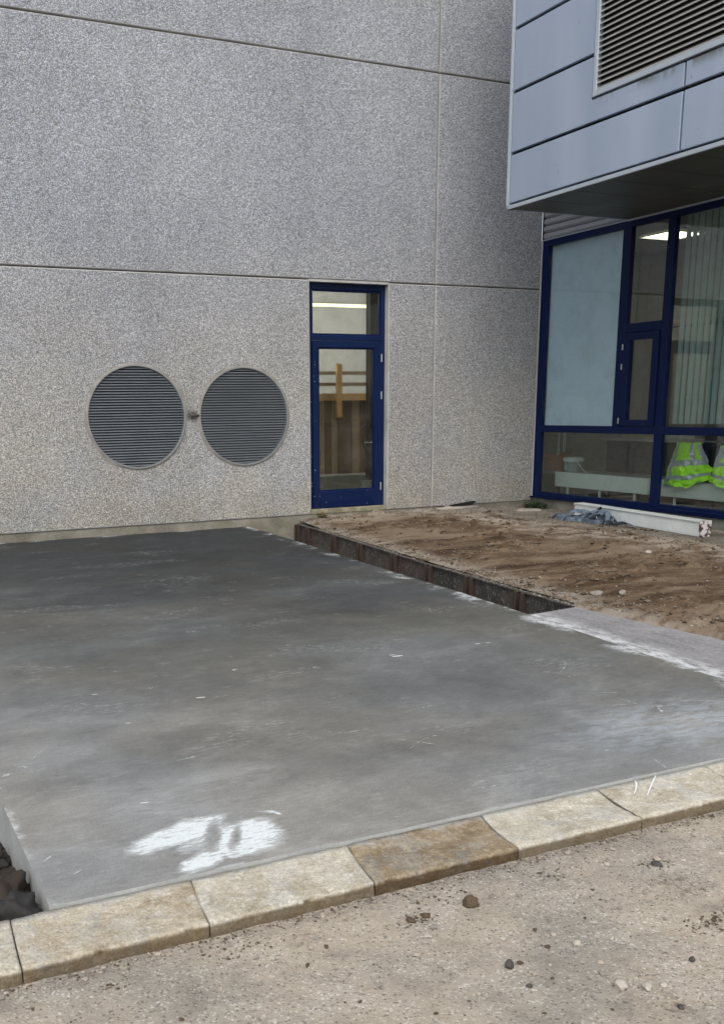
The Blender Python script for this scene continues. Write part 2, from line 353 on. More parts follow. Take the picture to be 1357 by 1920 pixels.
    w1 = g.ell(sx, sy, 1.085, 3.00, .11, .020, 1.2, (2.0, .3)); w2 = g.ell(sx, sy, 1.155, 2.955, .014, .065, -.35, (2.6, .2)); w3 = g.ell(sx, sy, 1.24, 3.10, .10, .04, .5, (1.8, .4))
    wipe = g.ma('MAXIMUM', g.ma('MAXIMUM', w1, w2), w3)
    ms = g.ma('MULTIPLY', ms, g.ma('SUBTRACT', 1.0, g.ma('MULTIPLY', wipe, .72)))
    ms = g.ma('ADD', ms, g.ma('MULTIPLY', g.ma('SUBTRACT', g.noise(26, 6, .8, rv2), .5), 1.5)); thin = g.sm(ms, .22, .60); stv = g.noise(11, 5, .75, g.vmap(pos, (1, 4.5, 1), (0, 0, -.35)), .4); ms = g.ma('SUBTRACT', ms, g.ma('MULTIPLY', g.sm(stv, .58, .36), .42)); ms = g.ma('MULTIPLY', g.sm(ms, .38, .78, .0, 1.0), g.sm(g.noise(70, 4, .75, pos), .22, .50, .35, 1.0)); ms = g.ma('MAXIMUM', ms, g.ma('MULTIPLY', thin, .30))
    col = g.mix(g.ma('MULTIPLY', ms, .88), col, (.68, .73, .735))
    # lime bloom along the edges
    ex = g.ma('ADD', g.ma('MULTIPLY', y, .0675), 4.03)
    dr = g.ma('SUBTRACT', ex, x); dl = g.ma('SUBTRACT', x, SLABX0); dk = g.ma('SUBTRACT', y, KIN); dw = g.ma('SUBTRACT', WY, y)
    en = g.sm(g.noise(2.6, 5, .7, pos), .50, .64)
    e_ = g.ma('MULTIPLY', g.ma('MAXIMUM', g.ma('MAXIMUM', g.sm(dr, .16, .02), g.sm(dl, .05, .005)), g.ma('MAXIMUM', g.sm(dk, .022, .004, 0, .6), g.sm(dw, .12, .02))), en)
    e_ = g.ma('MULTIPLY', e_, g.sm(g.noise(40, 3, .7, pos), .30, .52))
    col = g.mix(g.ma('MULTIPLY', e_, .75), col, (.62, .65, .66))
    b_ = g.bump(g.ma('ADD', g.ma('ADD', g.ma('MULTIPLY', fine, .5), g.ma('MULTIPLY', mid, .6)), g.ma('MULTIPLY', grain, .25)), .30, .006)
    return g.done(col, b_, g.sm(yy, 4.5, 10.5, .85, .62))
M_SLAB = mat_slab()
M_SLABSIDE = mat_concrete('cast_concrete_side', (.42, .43, .42), (.30, .31, .30), 3)
yk = np.concatenate([np.linspace(KIN+.001, 5.47, 30), np.linspace(5.6, WY-.01, 40)])
ns = 40
XS = np.array([[SLABX0 + (edge_x(y_)-SLABX0)*t for t in np.linspace(0, 1, ns)] for y_ in yk]); YS = np.repeat(yk[:, None], ns, 1)
slab = sheet('concrete_slab', XS, YS, .004*(fbm(XS, YS, .8, 3, 3)-.5)*0, M_SLAB, False); struct(slab)
mb = MB()
for i in range(len(yk)-1):     # slab sides
    mb.quadface([(SLABX0, yk[i], 0), (SLABX0, yk[i+1], 0), (SLABX0-.006, yk[i+1], -.30), (SLABX0-.006, yk[i], -.30)])
    a_, b_ = float(edge_x(yk[i])), float(edge_x(yk[i+1]))
    mb.quadface([(a_, yk[i], 0), (b_, yk[i+1], 0), (b_, yk[i+1], -.36), (a_, yk[i], -.36)])
mb.quadface([(SLABX0, KIN+.001, 0), (float(edge_x(KIN)), KIN+.001, 0), (float(edge_x(KIN)), KIN+.001, -.3), (SLABX0, KIN+.001, -.3)])
struct(mb.build('slab_side', M_SLABSIDE, slab))

def mat_strip():
    g = G('rough_concrete_strip', .8, spec=.3); pos = g.world(); X = g.xyz(pos)
    rv = g.vmap(pos, (2.6, 1, 1), (0, 0, -.05)); n1 = g.noise(2.2, 6, .65, rv, .6); n2 = g.noise(24, 5, .75, rv); n3 = g.noise(90, 3, .6, pos)
    col = g.mix(g.sm(n1, .3, .7), (.17, .17, .17), (.275, .27, .272))
    col = g.mix(g.sm(n2, .48, .66, 0, .45), col, (.50, .50, .51)); col = g.mix(g.sm(n3, .5, .75, 0, .5), col, (.12, .118, .12))
    ex = g.ma('ADD', g.ma('MULTIPLY', X[1], .0675), 4.03); d = g.ma('SUBTRACT', X[0], ex)
    e_ = g.ma('MULTIPLY', g.sm(d, .24, .03), g.sm(g.noise(7, 5, .75, rv), .40, .60))
    col = g.mix(g.ma('MULTIPLY', e_, .8), col, (.66, .68, .69))
    return g.done(col, g.bump(g.ma('ADD', n2, g.ma('MULTIPLY', n3, .6)), .6, .008))
yk2 = np.linspace(KIN+.001, 5.46, 60)
XS2 = np.array([[edge_x(y_)+.006 + (form_x(y_)+.0-edge_x(y_)-.006)*t for t in np.linspace(0, 1, 16)] for y_ in yk2]); YS2 = np.repeat(yk2[:, None], 16, 1)
YS2[-1] += np.linspace(0, .06, 16)
strip = struct(sheet('concrete_strip', XS2, YS2, -.004+.006*(fbm(XS2, YS2, 9, 3, 5)-.5), mat_strip()))
mb = MB(); e0, e1 = float(edge_x(5.46))+.006, float(form_x(5.46))
mb.quadface([(e0, 5.46, -.004), (e1, 5.52, -.004), (e1, 5.52, -.36), (e0, 5.46, -.36)])
struct(mb.build('strip_end', M_SLABSIDE, strip))

# ---- dirt
def mat_dirt():
    g = G('damp_brown_soil', .95, spec=.2); pos = g.world(); X = g.xyz(pos); x, y = X[0], X[1]
    rv = g.vmap(pos, (.9, 2.0, 1), (0, 0, .45))
    n1 = g.noise(.8, 6, .65, rv, .8); n2 = g.noise(3.2, 6, .7, rv, .5); n3 = g.noise(40, 4, .7, pos); n4 = g.noise(9, 5, .7, rv)
    col = g.ramp(g.ma('ADD', g.ma('MULTIPLY', n1, .5), g.ma('MULTIPLY', n2, .5)), [(.30, (.035, .022, .014)), (.43, (.075, .050, .032)), (.51, (.125, .093, .063)), (.60, (.19, .158, .118)), (.72, (.28, .25, .20))])
    bnd = g.noise(.55, 4, .55, g.vmap(pos, (.6, 2.3, 1), (0, 0, .40)), .9); col = g.mix(g.sm(bnd, .50, .36, 0, .75), col, g.mix(1.0, col, (.40, .34, .28), 'MULTIPLY')); col = g.mix(g.sm(bnd, .54, .66, 0, .5), col, (.27, .235, .19))
    col = g.mix(g.sm(n4, .48, .70, 0, .45), col, (.25, .215, .165)); col = g.mix(g.sm(n4, .42, .28, 0, .8), col, (.030, .018, .011))
    gp = g.ma('ADD', x, g.ma('MULTIPLY', g.ma('SUBTRACT', g.noise(1.6, 5, .65, pos), .5), 1.3))
    gp = g.ma('ADD', gp, g.ma('MULTIPLY', y, .06))
    path = g.sm(gp, 8.35, 8.75)
    cg = g.mix(g.sm(g.noise(3, 5, .6, pos), .3, .7), (.17, .165, .14), (.29, .28, .255))
    col = g.mix(path, col, cg)
    band = g.ma('MULTIPLY', g.ma('MULTIPLY', g.sm(gp, 7.5, 8.2), g.sm(gp, 8.7, 8.45)), g.sm(g.noise(4, 4, .6, pos), .4, .6))
    col = g.mix(g.ma('MULTIPLY', band, .75), col, g.mix(n3, (.30, .28, .25), (.52, .50, .46)))
    edge = g.ma('MULTIPLY', g.ma('MAXIMUM', g.sm(y, 10.7, 11.2), g.sm(g.ma('SUBTRACT', x, g.ma('ADD', g.ma('MULTIPLY', y, .0925), 4.42)), .30, .05)), g.sm(g.noise(5, 5, .7, pos), .38, .58))
    col = g.mix(g.ma('MULTIPLY', edge, .8), col, g.mix(n3, (.20, .19, .17), (.42, .40, .37)))
    col = g.mix(g.sm(n3, .3, .75, 0, .35), col, g.mix(1.0, col, (.6, .6, .6), 'MULTIPLY'))
    h = g.ma('ADD', g.ma('MULTIPLY', n4, .5), g.ma('MULTIPLY', n3, .35))
    col = g.mix(1.0, col, (.98, .90, .81), 'MULTIPLY')
    return g.done(col, g.bump(h, .9, .02))
M_DIRT = mat_dirt()
def dirt_h(x, y):
    fx = form_x(y); t = np.clip((x-fx)/.5, 0, 1)
    rut = (1-np.abs(2*fbm(x*.75+y*.35, y*1.4-x*.5, 1.1, 3, 11)-1))**3
    h = .012 + .03*t + .045*(fbm(x, y, 1.1, 3, 12)-.42)*t + .010*rut*t + .012*(fbm(x*.7+y*.25, y*2.0-x*.7, 5, 4, 13)-.5)*(.35+.65*t) + .006*(fbm(x, y, 22, 3, 18)-.5)
    lump = np.clip(fbm(x, y*1.6, 3.2, 3, 14)-.62, 0, 1)*.16*t*np.clip((8.6-x)/.6, 0, 1); h += lump + lump*1.2*(fbm(x, y, 26, 3, 15)-.3)
    h += np.clip((y-10.6)/.9, 0, 1)*.030*(1-np.clip((x-8.2), 0, 1)*.8)
    pth = np.clip((x-8.1)/.5, 0, 1); h = h*(1-pth) + (.010+.006*fbm(x, y, 3, 3, 16)+.03*np.clip((y-10.8)/.7, 0, 1))*pth
    nr = np.clip((5.9-y)/.8, 0, 1)*np.clip((x-fx)/.12, 0, 1); h += nr*.05*np.clip(fbm(x, y, 5, 4, 23)-.42, 0, 1)*2
    near = np.clip((5.8-y)/.6, 0, 1)*np.clip(1-(x-fx)/.9, 0, 1); h += .02*near*fbm(x, y, 7, 3, 17)
    return h
yd = np.concatenate([np.linspace(-30, 2.2, 6), np.linspace(2.75, 11.485, 430)])[6:]
nx = 240; XD = np.array([np.linspace(form_x(y_)+.004, WX-.012, nx) for y_ in yd]); YD = np.repeat(yd[:, None], nx, 1)
ZD = dirt_h(XD, YD)
lap = np.clip((5.58-yd)/.1, 0, 1); XD[:, 0] -= lap*(.03+.05*fbm(yd, yd*0, 6, 4, 19)); XD[:, 1] -= lap*.02; ZD[:, 0] = ZD[:, 0]*(1-lap)-lap*.02
dirt = struct(sheet('dirt_ground', XD, YD, ZD, M_DIRT))

mb = MB()          # trench bottom between slab and shuttering
ty = np.linspace(5.4, 11.49, 60); XT = np.array([np.linspace(edge_x(y_)-.0, form_x(y_)+.02, 8) for y_ in ty]); YT = np.repeat(ty[:, None], 8, 1)
struct(sheet('trench_floor', XT, YT, -.33+.05*(fbm(XT, YT, 4, 4, 20)-.5), M_DIRT))

# ---- pit left of the slab
ys_ = np.concatenate([np.linspace(KIN+.002, 5, 90), np.linspace(5.2, 11.49, 25)]); xs_ = np.concatenate([np.linspace(-40, -1.6, 14), np.linspace(-1.5, SLABX0+.0, 80)])
XP, YP = np.meshgrid(xs_, ys_)
def mat_soil():
    g = G('dark_excavated_soil', .95, spec=.2); pos = g.world(); n1 = g.noise(7, 6, .7, pos); n3 = g.noise(60, 4, .7, pos)
    col = g.ramp(n1, [(.3, (.012, .009, .007)), (.5, (.032, .024, .018)), (.7, (.065, .048, .037))])
    return g.done(g.mix(g.sm(n3, .4, .8, 0, .5), col, (.09, .07, .055)), g.bump(g.ma('ADD', n1, g.ma('MULTIPLY', n3, .5)), 1.0, .02))
M_SOIL = mat_soil()
struct(sheet('soil_pit', XP, YP, -.20+.09*(fbm(XP, YP, 3.5, 4, 21)-.5)+.05*(fbm(XP, YP, 16, 3, 22)-.5), M_SOIL))

# ---- road surface in the foreground
def mat_road():
    g = G('dusty_compacted_road', .95, spec=.15); pos = g.world(); X = g.xyz(pos)
    n1 = g.noise(1.3, 6, .62, pos, .4); n2 = g.noise(6, 6, .7, pos); n3 = g.noise(70, 4, .75, pos); v = g.n('TexVoronoi', {'Vector': pos, 'Scale': 160.0})
    cell = g.xyz(v.outputs['Color'])[0]
    col = g.mix(g.sm(n1, .32, .66), (.262, .246, .212), (.388, .338, .264))
    col = g.mix(g.sm(n2, .42, .70, 0, .5), col, (.45, .41, .35)); col = g.mix(g.sm(n2, .45, .28, 0, .55), col, (.185, .165, .145))
    col = g.mix(g.sm(n3, .38, .68, 0, .40), col, g.mix(1.0, col, (.66, .65, .64), 'MULTIPLY'))
    chip = g.sm(cell, .86, .95); col = g.mix(g.ma('MULTIPLY', chip, g.sm(n2, .35, .6, .15, .7)), col, (.56, .53, .48))
    dk = g.sm(cell, .10, .04); col = g.mix(g.ma('MULTIPLY', dk, .6), col, (.09, .08, .07))
    pm = g.ma('MULTIPLY', g.sm(g.noise(3.1, 4, .6, pos), .60, .70), g.sm(g.noise(45, 4, .7, pos), .45, .6))
    col = g.mix(g.ma('MULTIPLY', pm, .6), col, (.10, .075, .055))
    kd = g.sm(X[1], 2.36, 2.455); col = g.mix(g.ma('MULTIPLY', kd, g.sm(g.noise(9, 4, .6, pos), .35, .6, 0, .55)), col, (.20, .185, .16))
    h = g.ma('ADD', g.ma('ADD', n2, g.ma('MULTIPLY', n3, .5)), g.ma('MULTIPLY', g.ma('SUBTRACT', 1.0, v.outputs['Distance']), .25))
    return g.done(col, g.bump(h, .75, .010))
M_ROAD = mat_road()
xr = np.concatenate([np.linspace(-80, -1.4, 12), np.linspace(-1.2, 5.2, 420), np.linspace(5.6, 80, 12)]); yr = np.concatenate([np.linspace(-80, .8, 14), np.linspace(1.0, KOUT+.03, 150)])
XR, YR = np.meshgrid(xr, yr)
def road_h(x, y): return ROADZ + .014*(fbm(x, y, 1.6, 4, 30)-.5) + .010*(fbm(x, y, 8, 4, 31)-.5) + .007*(fbm(x, y, 34, 3, 32)-.5) - .004
road = struct(sheet('gravel_road', XR, YR, road_h(XR, YR), M_ROAD))
struct(B(-300, 300, -300, 300, -1.2, -.52).build('ground', M_DIRT))

# ---- kerb
def mat_kerb(name, base, dark, warm):
    g = G(name, .88, spec=.22); pos = g.world(); n1 = g.noise(4.5, 6, .65, pos, .5); n2 = g.noise(13, 6, .75, pos); n3 = g.noise(110, 5, .8, pos); n5 = g.noise(34, 5, .75, pos)
    gr = sum(base)/3; grey = (gr*.98, gr*.97, gr*.90)
    col = g.mix(g.sm(n1, .36, .62), dark, base); col = g.mix(g.sm(g.noise(6.5, 5, .7, pos, .3), .48, .62, 0, .75), col, grey); col = g.mix(g.sm(n2, .46, .64, 0, .7), col, warm)
    col = g.mix(g.sm(n2, .42, .28, 0, .65), col, tuple(c*.62 for c in dark)); col = g.mix(g.sm(n5, .50, .66, 0, .5), col, tuple(min(1, c*1.25) for c in warm))
    col = g.mix(g.sm(n5, .44, .30, 0, .55), col, g.mix(1.0, col, (.58, .54, .48), 'MULTIPLY')); col = g.mix(g.sm(n3, .40, .62, 0, .75), col, g.mix(1.0, col, (.62, .60, .56), 'MULTIPLY'))
    z = g.xyz(pos)[2]; y = g.xyz(pos)[1]
    col = g.mix(g.ma('MULTIPLY', g.sm(z, -.018, -.034), g.sm(n2, .2, .5, .75, 1.0)), col, g.mix(1.0, col, (.36, .31, .25), 'MULTIPLY'))  # dirt on the front face, darkened further as painted shade towards the road
    col = g.mix(g.ma('MULTIPLY', g.sm(y, KIN-.05, KIN-.012), g.sm(n2, .35, .6, .1, .7)), col, (.40, .41, .39))
    return g.done(col, g.bump(g.ma('ADD', g.ma('ADD', n2, g.ma('MULTIPLY', n5, .6)), g.ma('MULTIPLY', n3, .5)), 1.0, .010))
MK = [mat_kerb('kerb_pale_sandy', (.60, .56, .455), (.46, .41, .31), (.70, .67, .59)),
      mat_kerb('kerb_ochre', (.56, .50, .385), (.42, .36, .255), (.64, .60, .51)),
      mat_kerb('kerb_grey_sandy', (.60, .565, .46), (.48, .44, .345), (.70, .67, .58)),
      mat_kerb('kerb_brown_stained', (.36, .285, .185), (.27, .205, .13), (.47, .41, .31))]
bed = struct(B(-12, 9.2, KOUT+.02, KIN-.01, -.30, -.075).build('kerb_bedding', M_PLINTH))
kj = [(.34, .325), (.911, .870), (1.483, 1.432), (2.042, 2.000), (2.593, 2.560), (3.165, 3.135), (3.74, 3.72), (4.32, 4.31), (4.9, 4.9), (5.47, 5.47), (6.05, 6.05), (6.6, 6.6)]
kj = [(.34-.572*k, .325-.572*k) for k in range(6, 0, -1)] + kj
kcol = {5: 2, 6: 1, 7: 0, 8: 3, 9: 2, 10: 0}
def kerb_stone(i, a0, a1):
    # profile from inner top edge, slightly dished, rounded nose, down to the road
    dish = .010 if i in (8, 9) else .003
    prof = []
    for t in np.linspace(0, 1, 12): prof.append((KIN-.006-t*(KIN-.006-(KOUT+.016)), -.010-dish*math.sin(math.pi*t)-.004*t))
    for t in np.linspace(.12, 1, 7): th = t*math.pi/2; prof.append((KOUT+.016-.014*math.sin(th), -.014-.012*(1-math.cos(th))))
    prof += [(KOUT+.002, -.045), (KOUT, -.13), (KIN-.006, -.13)]
    nseg = 64; v, f = [], []; gap = .0018
    for s_ in range(nseg+1):
        for k, (py_, pz_) in enumerate(prof):
            tt = (KIN-py_)/(KIN-KOUT)
            xl = a0[0]+(a0[1]-a0[0])*tt+gap; xr_ = a1[0]+(a1[1]-a1[0])*tt-gap
            c_ = .005*math.sin(tt*math.pi)*(1 if i >= 7 else .3)
            u = s_/nseg; x_ = xl+(xr_-xl)*u - c_
            e = min(u, 1-u)*.57; rz = -.003*max(0, 1-e/.010)
            nz = 0
            if k < 20:
                p_ = Vector((x_*1.0, py_, pz_*2)); nz = .0030*mnoise.noise(p_*9+Vector((i*7, 0, 0))) + .0018*mnoise.noise(p_*40) + .0014*mnoise.noise(p_*110)
                if 9 < k < 19: nz -= .030*max(0, mnoise.noise(Vector((x_*26, i*3.1, (k > 14)*.4)))-.28) + .012*max(0, mnoise.noise(Vector((x_*90, i, k*.3)))-.2)
                if i in (6,): # spalled lump area
                    dd = ((x_-.62)/.10)**2+((py_-2.62)/.05)**2
                    nz += -.006*math.exp(-dd)*(1+1.6*mnoise.noise(p_*60))
            dy = nz*.9 if 10 < k < 20 else 0
            v.append((x_, py_-dy, pz_+nz+rz))
    n_ = len(prof)
    for s_ in range(nseg):
        for k in range(n_):
            q = (k+1) % n_; f.append((s_*n_+k, s_*n_+q, (s_+1)*n_+q, (s_+1)*n_+k))
    f.append(tuple(range(n_))); f.append(tuple(nseg*n_+k for k in reversed(range(n_))))
    me = bpy.data.meshes.new('kerb_stone'); me.from_pydata(v, [], f)
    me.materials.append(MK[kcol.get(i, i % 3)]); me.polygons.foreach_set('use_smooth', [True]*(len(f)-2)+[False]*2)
    bm = bmesh.new(); bm.from_mesh(me); bmesh.ops.recalc_face_normals(bm, faces=bm.faces); bm.to_mesh(me); bm.free()
    o = bpy.data.objects.new('kerb_stone', me); C.objects.link(o); o.parent = bed
    if i == 8: o['label'] = 'darker brown-stained kerb stone'
    if i == 6: o['label'] = 'kerb stone with a spalled flaking patch'
for i in range(len(kj)-1): kerb_stone(i, kj[i], kj[i+1])

# ---- loose stone materials
M_WHITEST = plain('pale_limestone', (.42, .385, .325), .85, var=.25, scale=30, bump=.6)
M_BROWNST = plain('dark_brown_clod', (.075, .055, .035), .9, var=.45, scale=30, bump=.8)
M_GREYST = plain('dark_grey_stone', (.06, .055, .05), .85, var=.35, scale=30, bump=.6)
M_TANST = plain('tan_gravel', (.36, .31, .25), .9, var=.25, scale=30, bump=.5)
M_GRVL = plain('grey_gravel', (.23, .215, .19), .9, var=.3, scale=30, bump=.5)
M_CLODB = plain('wet_brown_clod', (.030, .021, .015), .9, var=.6, scale=22, bump=.9); M_CLODG = plain('charcoal_clod', (.022, .021, .020), .8, var=.5, scale=26, bump=.9)
M_CRUMB = plain('brown_grey_crumb', (.15, .12, .09), .95, var=.3, scale=30, bump=.5)
M_OCHRE = plain('ochre_clod', (.085, .062, .036), .9, var=.4, scale=40, bump=.8)

# ================================================================== CONCRETE BUILDING
bldg = empty('concrete_building', 'tall grey exposed-aggregate building with two round vents and a blue glazed door', 'building')
MARG, GAPW, TH = .013, .0065, .05
def panel(x0, x1, z0, z1, holes=(), side=None, label=None):
    """precast panel on the wall plane with a smooth chamfered margin; holes = [(cx, cz, r)]"""
    x0 += GAPW; x1 -= GAPW; z0 += GAPW; z1 -= GAPW
    m = MB(); o4 = [(x0, z0), (x1, z0), (x1, z1), (x0, z1)]; c = .007
    i4 = [(x0+MARG, z0+MARG), (x1-MARG, z0+MARG), (x1-MARG, z1-MARG), (x0+MARG, z1-MARG)]
    m4 = [(x0+c, z0+c), (x1-c, z0+c), (x1-c, z1-c), (x0+c, z1-c)]
    rings = [[(a_, WY+TH, b_) for a_, b_ in o4], [(a_, WY+.016, b_) for a_, b_ in o4], [(a_, WY, b_) for a_, b_ in m4], [(a_, WY-.002, b_) for a_, b_ in i4]]
    for r0, r1 in zip(rings, rings[1:]):
        for k in range(4): q = (k+1) % 4; m.quadface([r0[k], r0[q], r1[q], r1[k]], 1)
    loops = [[Vector((a_, b_, 0)) for a_, b_ in i4]]; seg = 80
    for cx_, cz_, r_ in holes: loops.append([Vector((cx_+r_*math.cos(2*math.pi*k/seg), cz_+r_*math.sin(2*math.pi*k/seg), 0)) for k in range(seg)])
    flat = [p for l in loops for p in l]; k0 = len(m.v); m.v += [(p.x, WY-.002, p.y) for p in flat]
    for t in tessellate_polygon(loops): m.f.append(tuple(k0+q for q in t)); m.m.append(0)
    for cx_, cz_, r_ in holes:
        for k in range(seg):
            a_, b_ = 2*math.pi*k/seg, 2*math.pi*(k+1)/seg
            m.quadface([(cx_+r_*math.cos(t), yy_, cz_+r_*math.sin(t)) for t, yy_ in ((a_, WY-.002), (b_, WY-.002), (b_, WY+.07), (a_, WY+.07))], 1)
    return m.build('wall_panel', [M_AGG, M_MARGIN], bldg, fixn=False)
JX, Z0, Z1, Z2, Z3 = 7.545, .094, 3.037, 5.58, 8.12
VENTS = [(3.382, 1.391, .592), (4.763, 1.376, .588)]
DX0, DX1 = 5.677, 6.835
xsL = [1.30, -4.75, -10.8]
panel(xsL[0], DX0+GAPW, Z0, Z1, [(a_, b_, r_+.012) for a_, b_, r_ in VENTS])
panel(DX1-GAPW, JX, Z0, Z1); panel(JX, WX, Z0, Z1)
panel(xsL[0], JX, Z1, Z2); panel(JX, WX, Z1, Z2); panel(xsL[0], JX, Z2, Z3); panel(JX, WX, Z2, Z3)
for k in (0, 1):
    for a_, b_ in ((Z0, Z1), (Z1, Z2), (Z2, Z3)): panel(xsL[k+1], xsL[k], a_, b_)
m = MB()           # sealant / structure behind the joints, open at the door
m.box(-10.8, 5.62, WY+TH, 11.8, -.3, 8.1); m.box(6.90, WX, WY+TH, 11.8, -.3, 8.1); m.box(5.62, 6.90, WY+TH, 11.8, 3.06, 8.1); m.box(5.62, 6.90, WY+TH, 11.8, -.3, .10)
m.build('joint_backing', M_SEAL, bldg)
B(-10.8, 9.30, WY-.03, 12.2, 8.12, 8.22).build('coping', M_TRIM, bldg)
B(-10.8, 9.28, 11.8, 24, 8.0, 8.1).build('roof', M_SEAL, bldg)
B(-10.9, -10.8, WY, 24, -.3, 8.1).build('end_wall', M_AGG, bldg); B(-10.8, 9.28, 24, 24.2, -.3, 8.1).build('rear_wall', M_AGG, bldg)
m = MB(); m.box(-10.8, DX0, WY+.012, WY+TH-.002, -.45, Z0+.004); m.box(DX1, WX-.01, WY+.012, WY+TH-.002, -.45, Z0+.004); m.box(DX0, DX1, WY+.012, WY+TH-.002, -.45, .098)
m.build('plinth', M_PLINTH, bldg)
B(DX0+.002, DX1-.012, WY+.004, 11.75, .100, .160).build('door_threshold', M_SILLC, bldg, bevel=.006)
m = MB(); m.box(DX0-.02, DX0+.004, WY+.003, 11.72, .16, 3.03); m.box(DX1-.006, DX1+.02, WY+.003, 11.72, .16, 3.03); m.box(DX0, DX1, WY+.003, 11.72, 3.012, 3.04)
m.build('door_reveal', M_MARGIN, bldg)
for (cx_, cz_, r_), sd_ in zip(VENTS, (1, 2)):
    jit = lambda th, s_=sd_: .012*mnoise.noise(Vector((math.cos(th)*2.2, math.sin(th)*2.2, s_*5))) + .010*mnoise.noise(Vector((math.cos(th)*9, math.sin(th)*9, s_*5)))+.085*max(0, mnoise.noise(Vector((math.cos(th)*1.6, math.sin(th)*1.6, s_*9+2)))-.06)
    rg = MB().ring(cx_, cz_, r_+.004, r_+.034, WY-.0035, 160, 0, jit, WY-.012).build('vent_surround', M_MORTAR, bldg, smooth=False)
    vt = MB(); vt.ring(cx_, cz_, r_-.004, r_+.012, WY-.018, 96); vt.ring(cx_, cz_, r_-.012, r_-.004, WY-.018, 96, 0, None, WY+.045)
    vo = vt.build('round_vent', M_RING, bldg, smooth=True)
    MB().prism([(cx_+(r_+.01)*math.cos(2*math.pi*k/64), cz_+(r_+.01)*math.sin(2*math.pi*k/64)) for k in range(64)], WY+.043, WY+.048, lambda a_, b_, d: (a_, d, b_)).build('vent_backing', M_DARK, vo)
    ns_ = 37; dz = 2*(r_-.012)/ns_
    for k in range(ns_):
        zc = cz_-(r_-.012)+dz*(k+.5); hw = math.sqrt(max(.0, (r_-.012)**2-(abs(zc-cz_)+dz*.25)**2))
        hw = math.sqrt(max(.0, (r_-.005)**2-(zc-cz_)**2))
        if hw < .03: continue
        prof = [(WY-.006, zc-dz*.34), (WY-.010, zc-dz*.22), (WY+.020, zc+dz*.40), (WY+.026, zc+dz*.30)]
        MB().prism(prof, cx_-hw, cx_+hw, lambda a_, b_, d: (d, a_, b_)).build('slat', M_VENT, vo)
m = MB().tube([(4.16, WY-.006, 1.40), (4.11, WY-.03, 1.40), (4.05, WY-.034, 1.395)], .013, 8)
m.build('pipe_stub', M_GREYST, bldg)

# ---- glazed door
FY = 11.585                                     # frame front
fr = MB()
fr.box(DX0+.004, DX0+.075, FY, FY+.09, .16, 3.012); fr.box(DX1-.062, DX1-.006, FY, FY+.09, .16, 3.012)
fr.box(DX0+.075, DX1-.062, FY, FY+.09, 2.935, 3.012); fr.box(DX0+.075, DX1-.062, FY-.002, FY+.09, 2.315, 2.375)
frame = fr.build('door_frame', M_NAVY, bldg, bevel=.004)
m = MB(); a0, a1, b0, b1 = DX0+.077, DX1-.064, 2.377, 2.933
for q in ((a0, a0+.022, b0, b1), (a1-.022, a1, b0, b1), (a0+.022, a1-.022, b0, b0+.022), (a0+.022, a1-.022, b1-.022, b1)): m.box(q[0], q[1], FY+.018, FY+.05, q[2], q[3])
m.build('glazing_bead', M_NAVYB, frame); B(a0+.02, a1-.02, FY+.030, FY+.036, b0+.02, b1-.02).build('transom_pane', M_DGLASS, frame)
leaf = MB(); L0, L1, LZ0, LZ1 = DX0+.080, DX1-.067, .166, 2.309; lw = .088
leaf.box(L0, L0+lw*.95, FY-.012, FY+.05, LZ0, LZ1); leaf.box(L1-lw*1.05, L1, FY-.012, FY+.05, LZ0, LZ1)
leaf.box(L0+lw*.95, L1-lw*1.05, FY-.012, FY+.05, 2.222, LZ1); leaf.box(L0+lw*.95, L1-lw*1.05, FY-.012, FY+.05, LZ0, .385)
door = leaf.build('door', M_NAVY, bldg, bevel=.004)
B(L0+lw*.95+.0, L1-lw*1.05, FY-.020, FY-.012, .168, .262).build('kick_plate', M_NAVYB, door, bevel=.003)
G0, G1 = L0+lw*.95, L1-lw*1.05
m = MB()
for q in ((G0, G0+.018, .385, 2.222), (G1-.018, G1, .385, 2.222), (G0+.018, G1-.018, .385, .403), (G0+.018, G1-.018, 2.204, 2.222)): m.box(q[0], q[1], FY+.006, FY+.03, q[2], q[3])
m.build('glazing_bead', M_NAVYB, door)
B(G0+.016, G1-.016, FY+.014, FY+.020, .40, 2.206).build('door_pane', M_DGLASS, door)
for z_ in (2.10, 1.62, .42): MB().tube([(DX1-.062, FY-.016, z_-.05), (DX1-.062, FY-.016, z_+.05)], .010, 8).build('hinge', M_STEELG, door)
m = MB().tube([(G1+.03, FY+.05, 1.0), (G1+.03, FY+.10, 1.0), (G1-.09, FY+.10, 1.0)], .010, 8); m.build('door_handle', M_STEELG, door)
m = MB().tube([(G1-.06, FY+.09, 1.24), (G1-.10, FY+.12, 1.20), (G1-.11, FY+.13, 1.08), (G1-.09, FY+.12, .96), (G1-.05, FY+.09, .90)], .012, 8); m.build('pull_handle', M_GREYST, door)
m = MB()        # paint chips
r_ = random.Random(3)
for k in range(26):
    if k < 18: x_, z_ = r_.choice([DX0+.035, DX0+.06, L0+.012, L0+.03])+r_.uniform(-.01, .01), r_.uniform(.2, 2.2)
    else: x_, z_ = r_.uniform(L0+.05, L1-.1), r_.uniform(.19, .37)
    y_ = FY-.0012 if x_ < DX0+.075 else FY-.0132
    if x_ > G0 and z_ < .262: y_ = FY-.0212
    s_ = r_.uniform(.0015, .0048); m.box(x_-s_, x_+s_, y_, y_+.001, z_-s_, z_+s_)
stuff(m.build('paint_chip', M_SPOT, door))

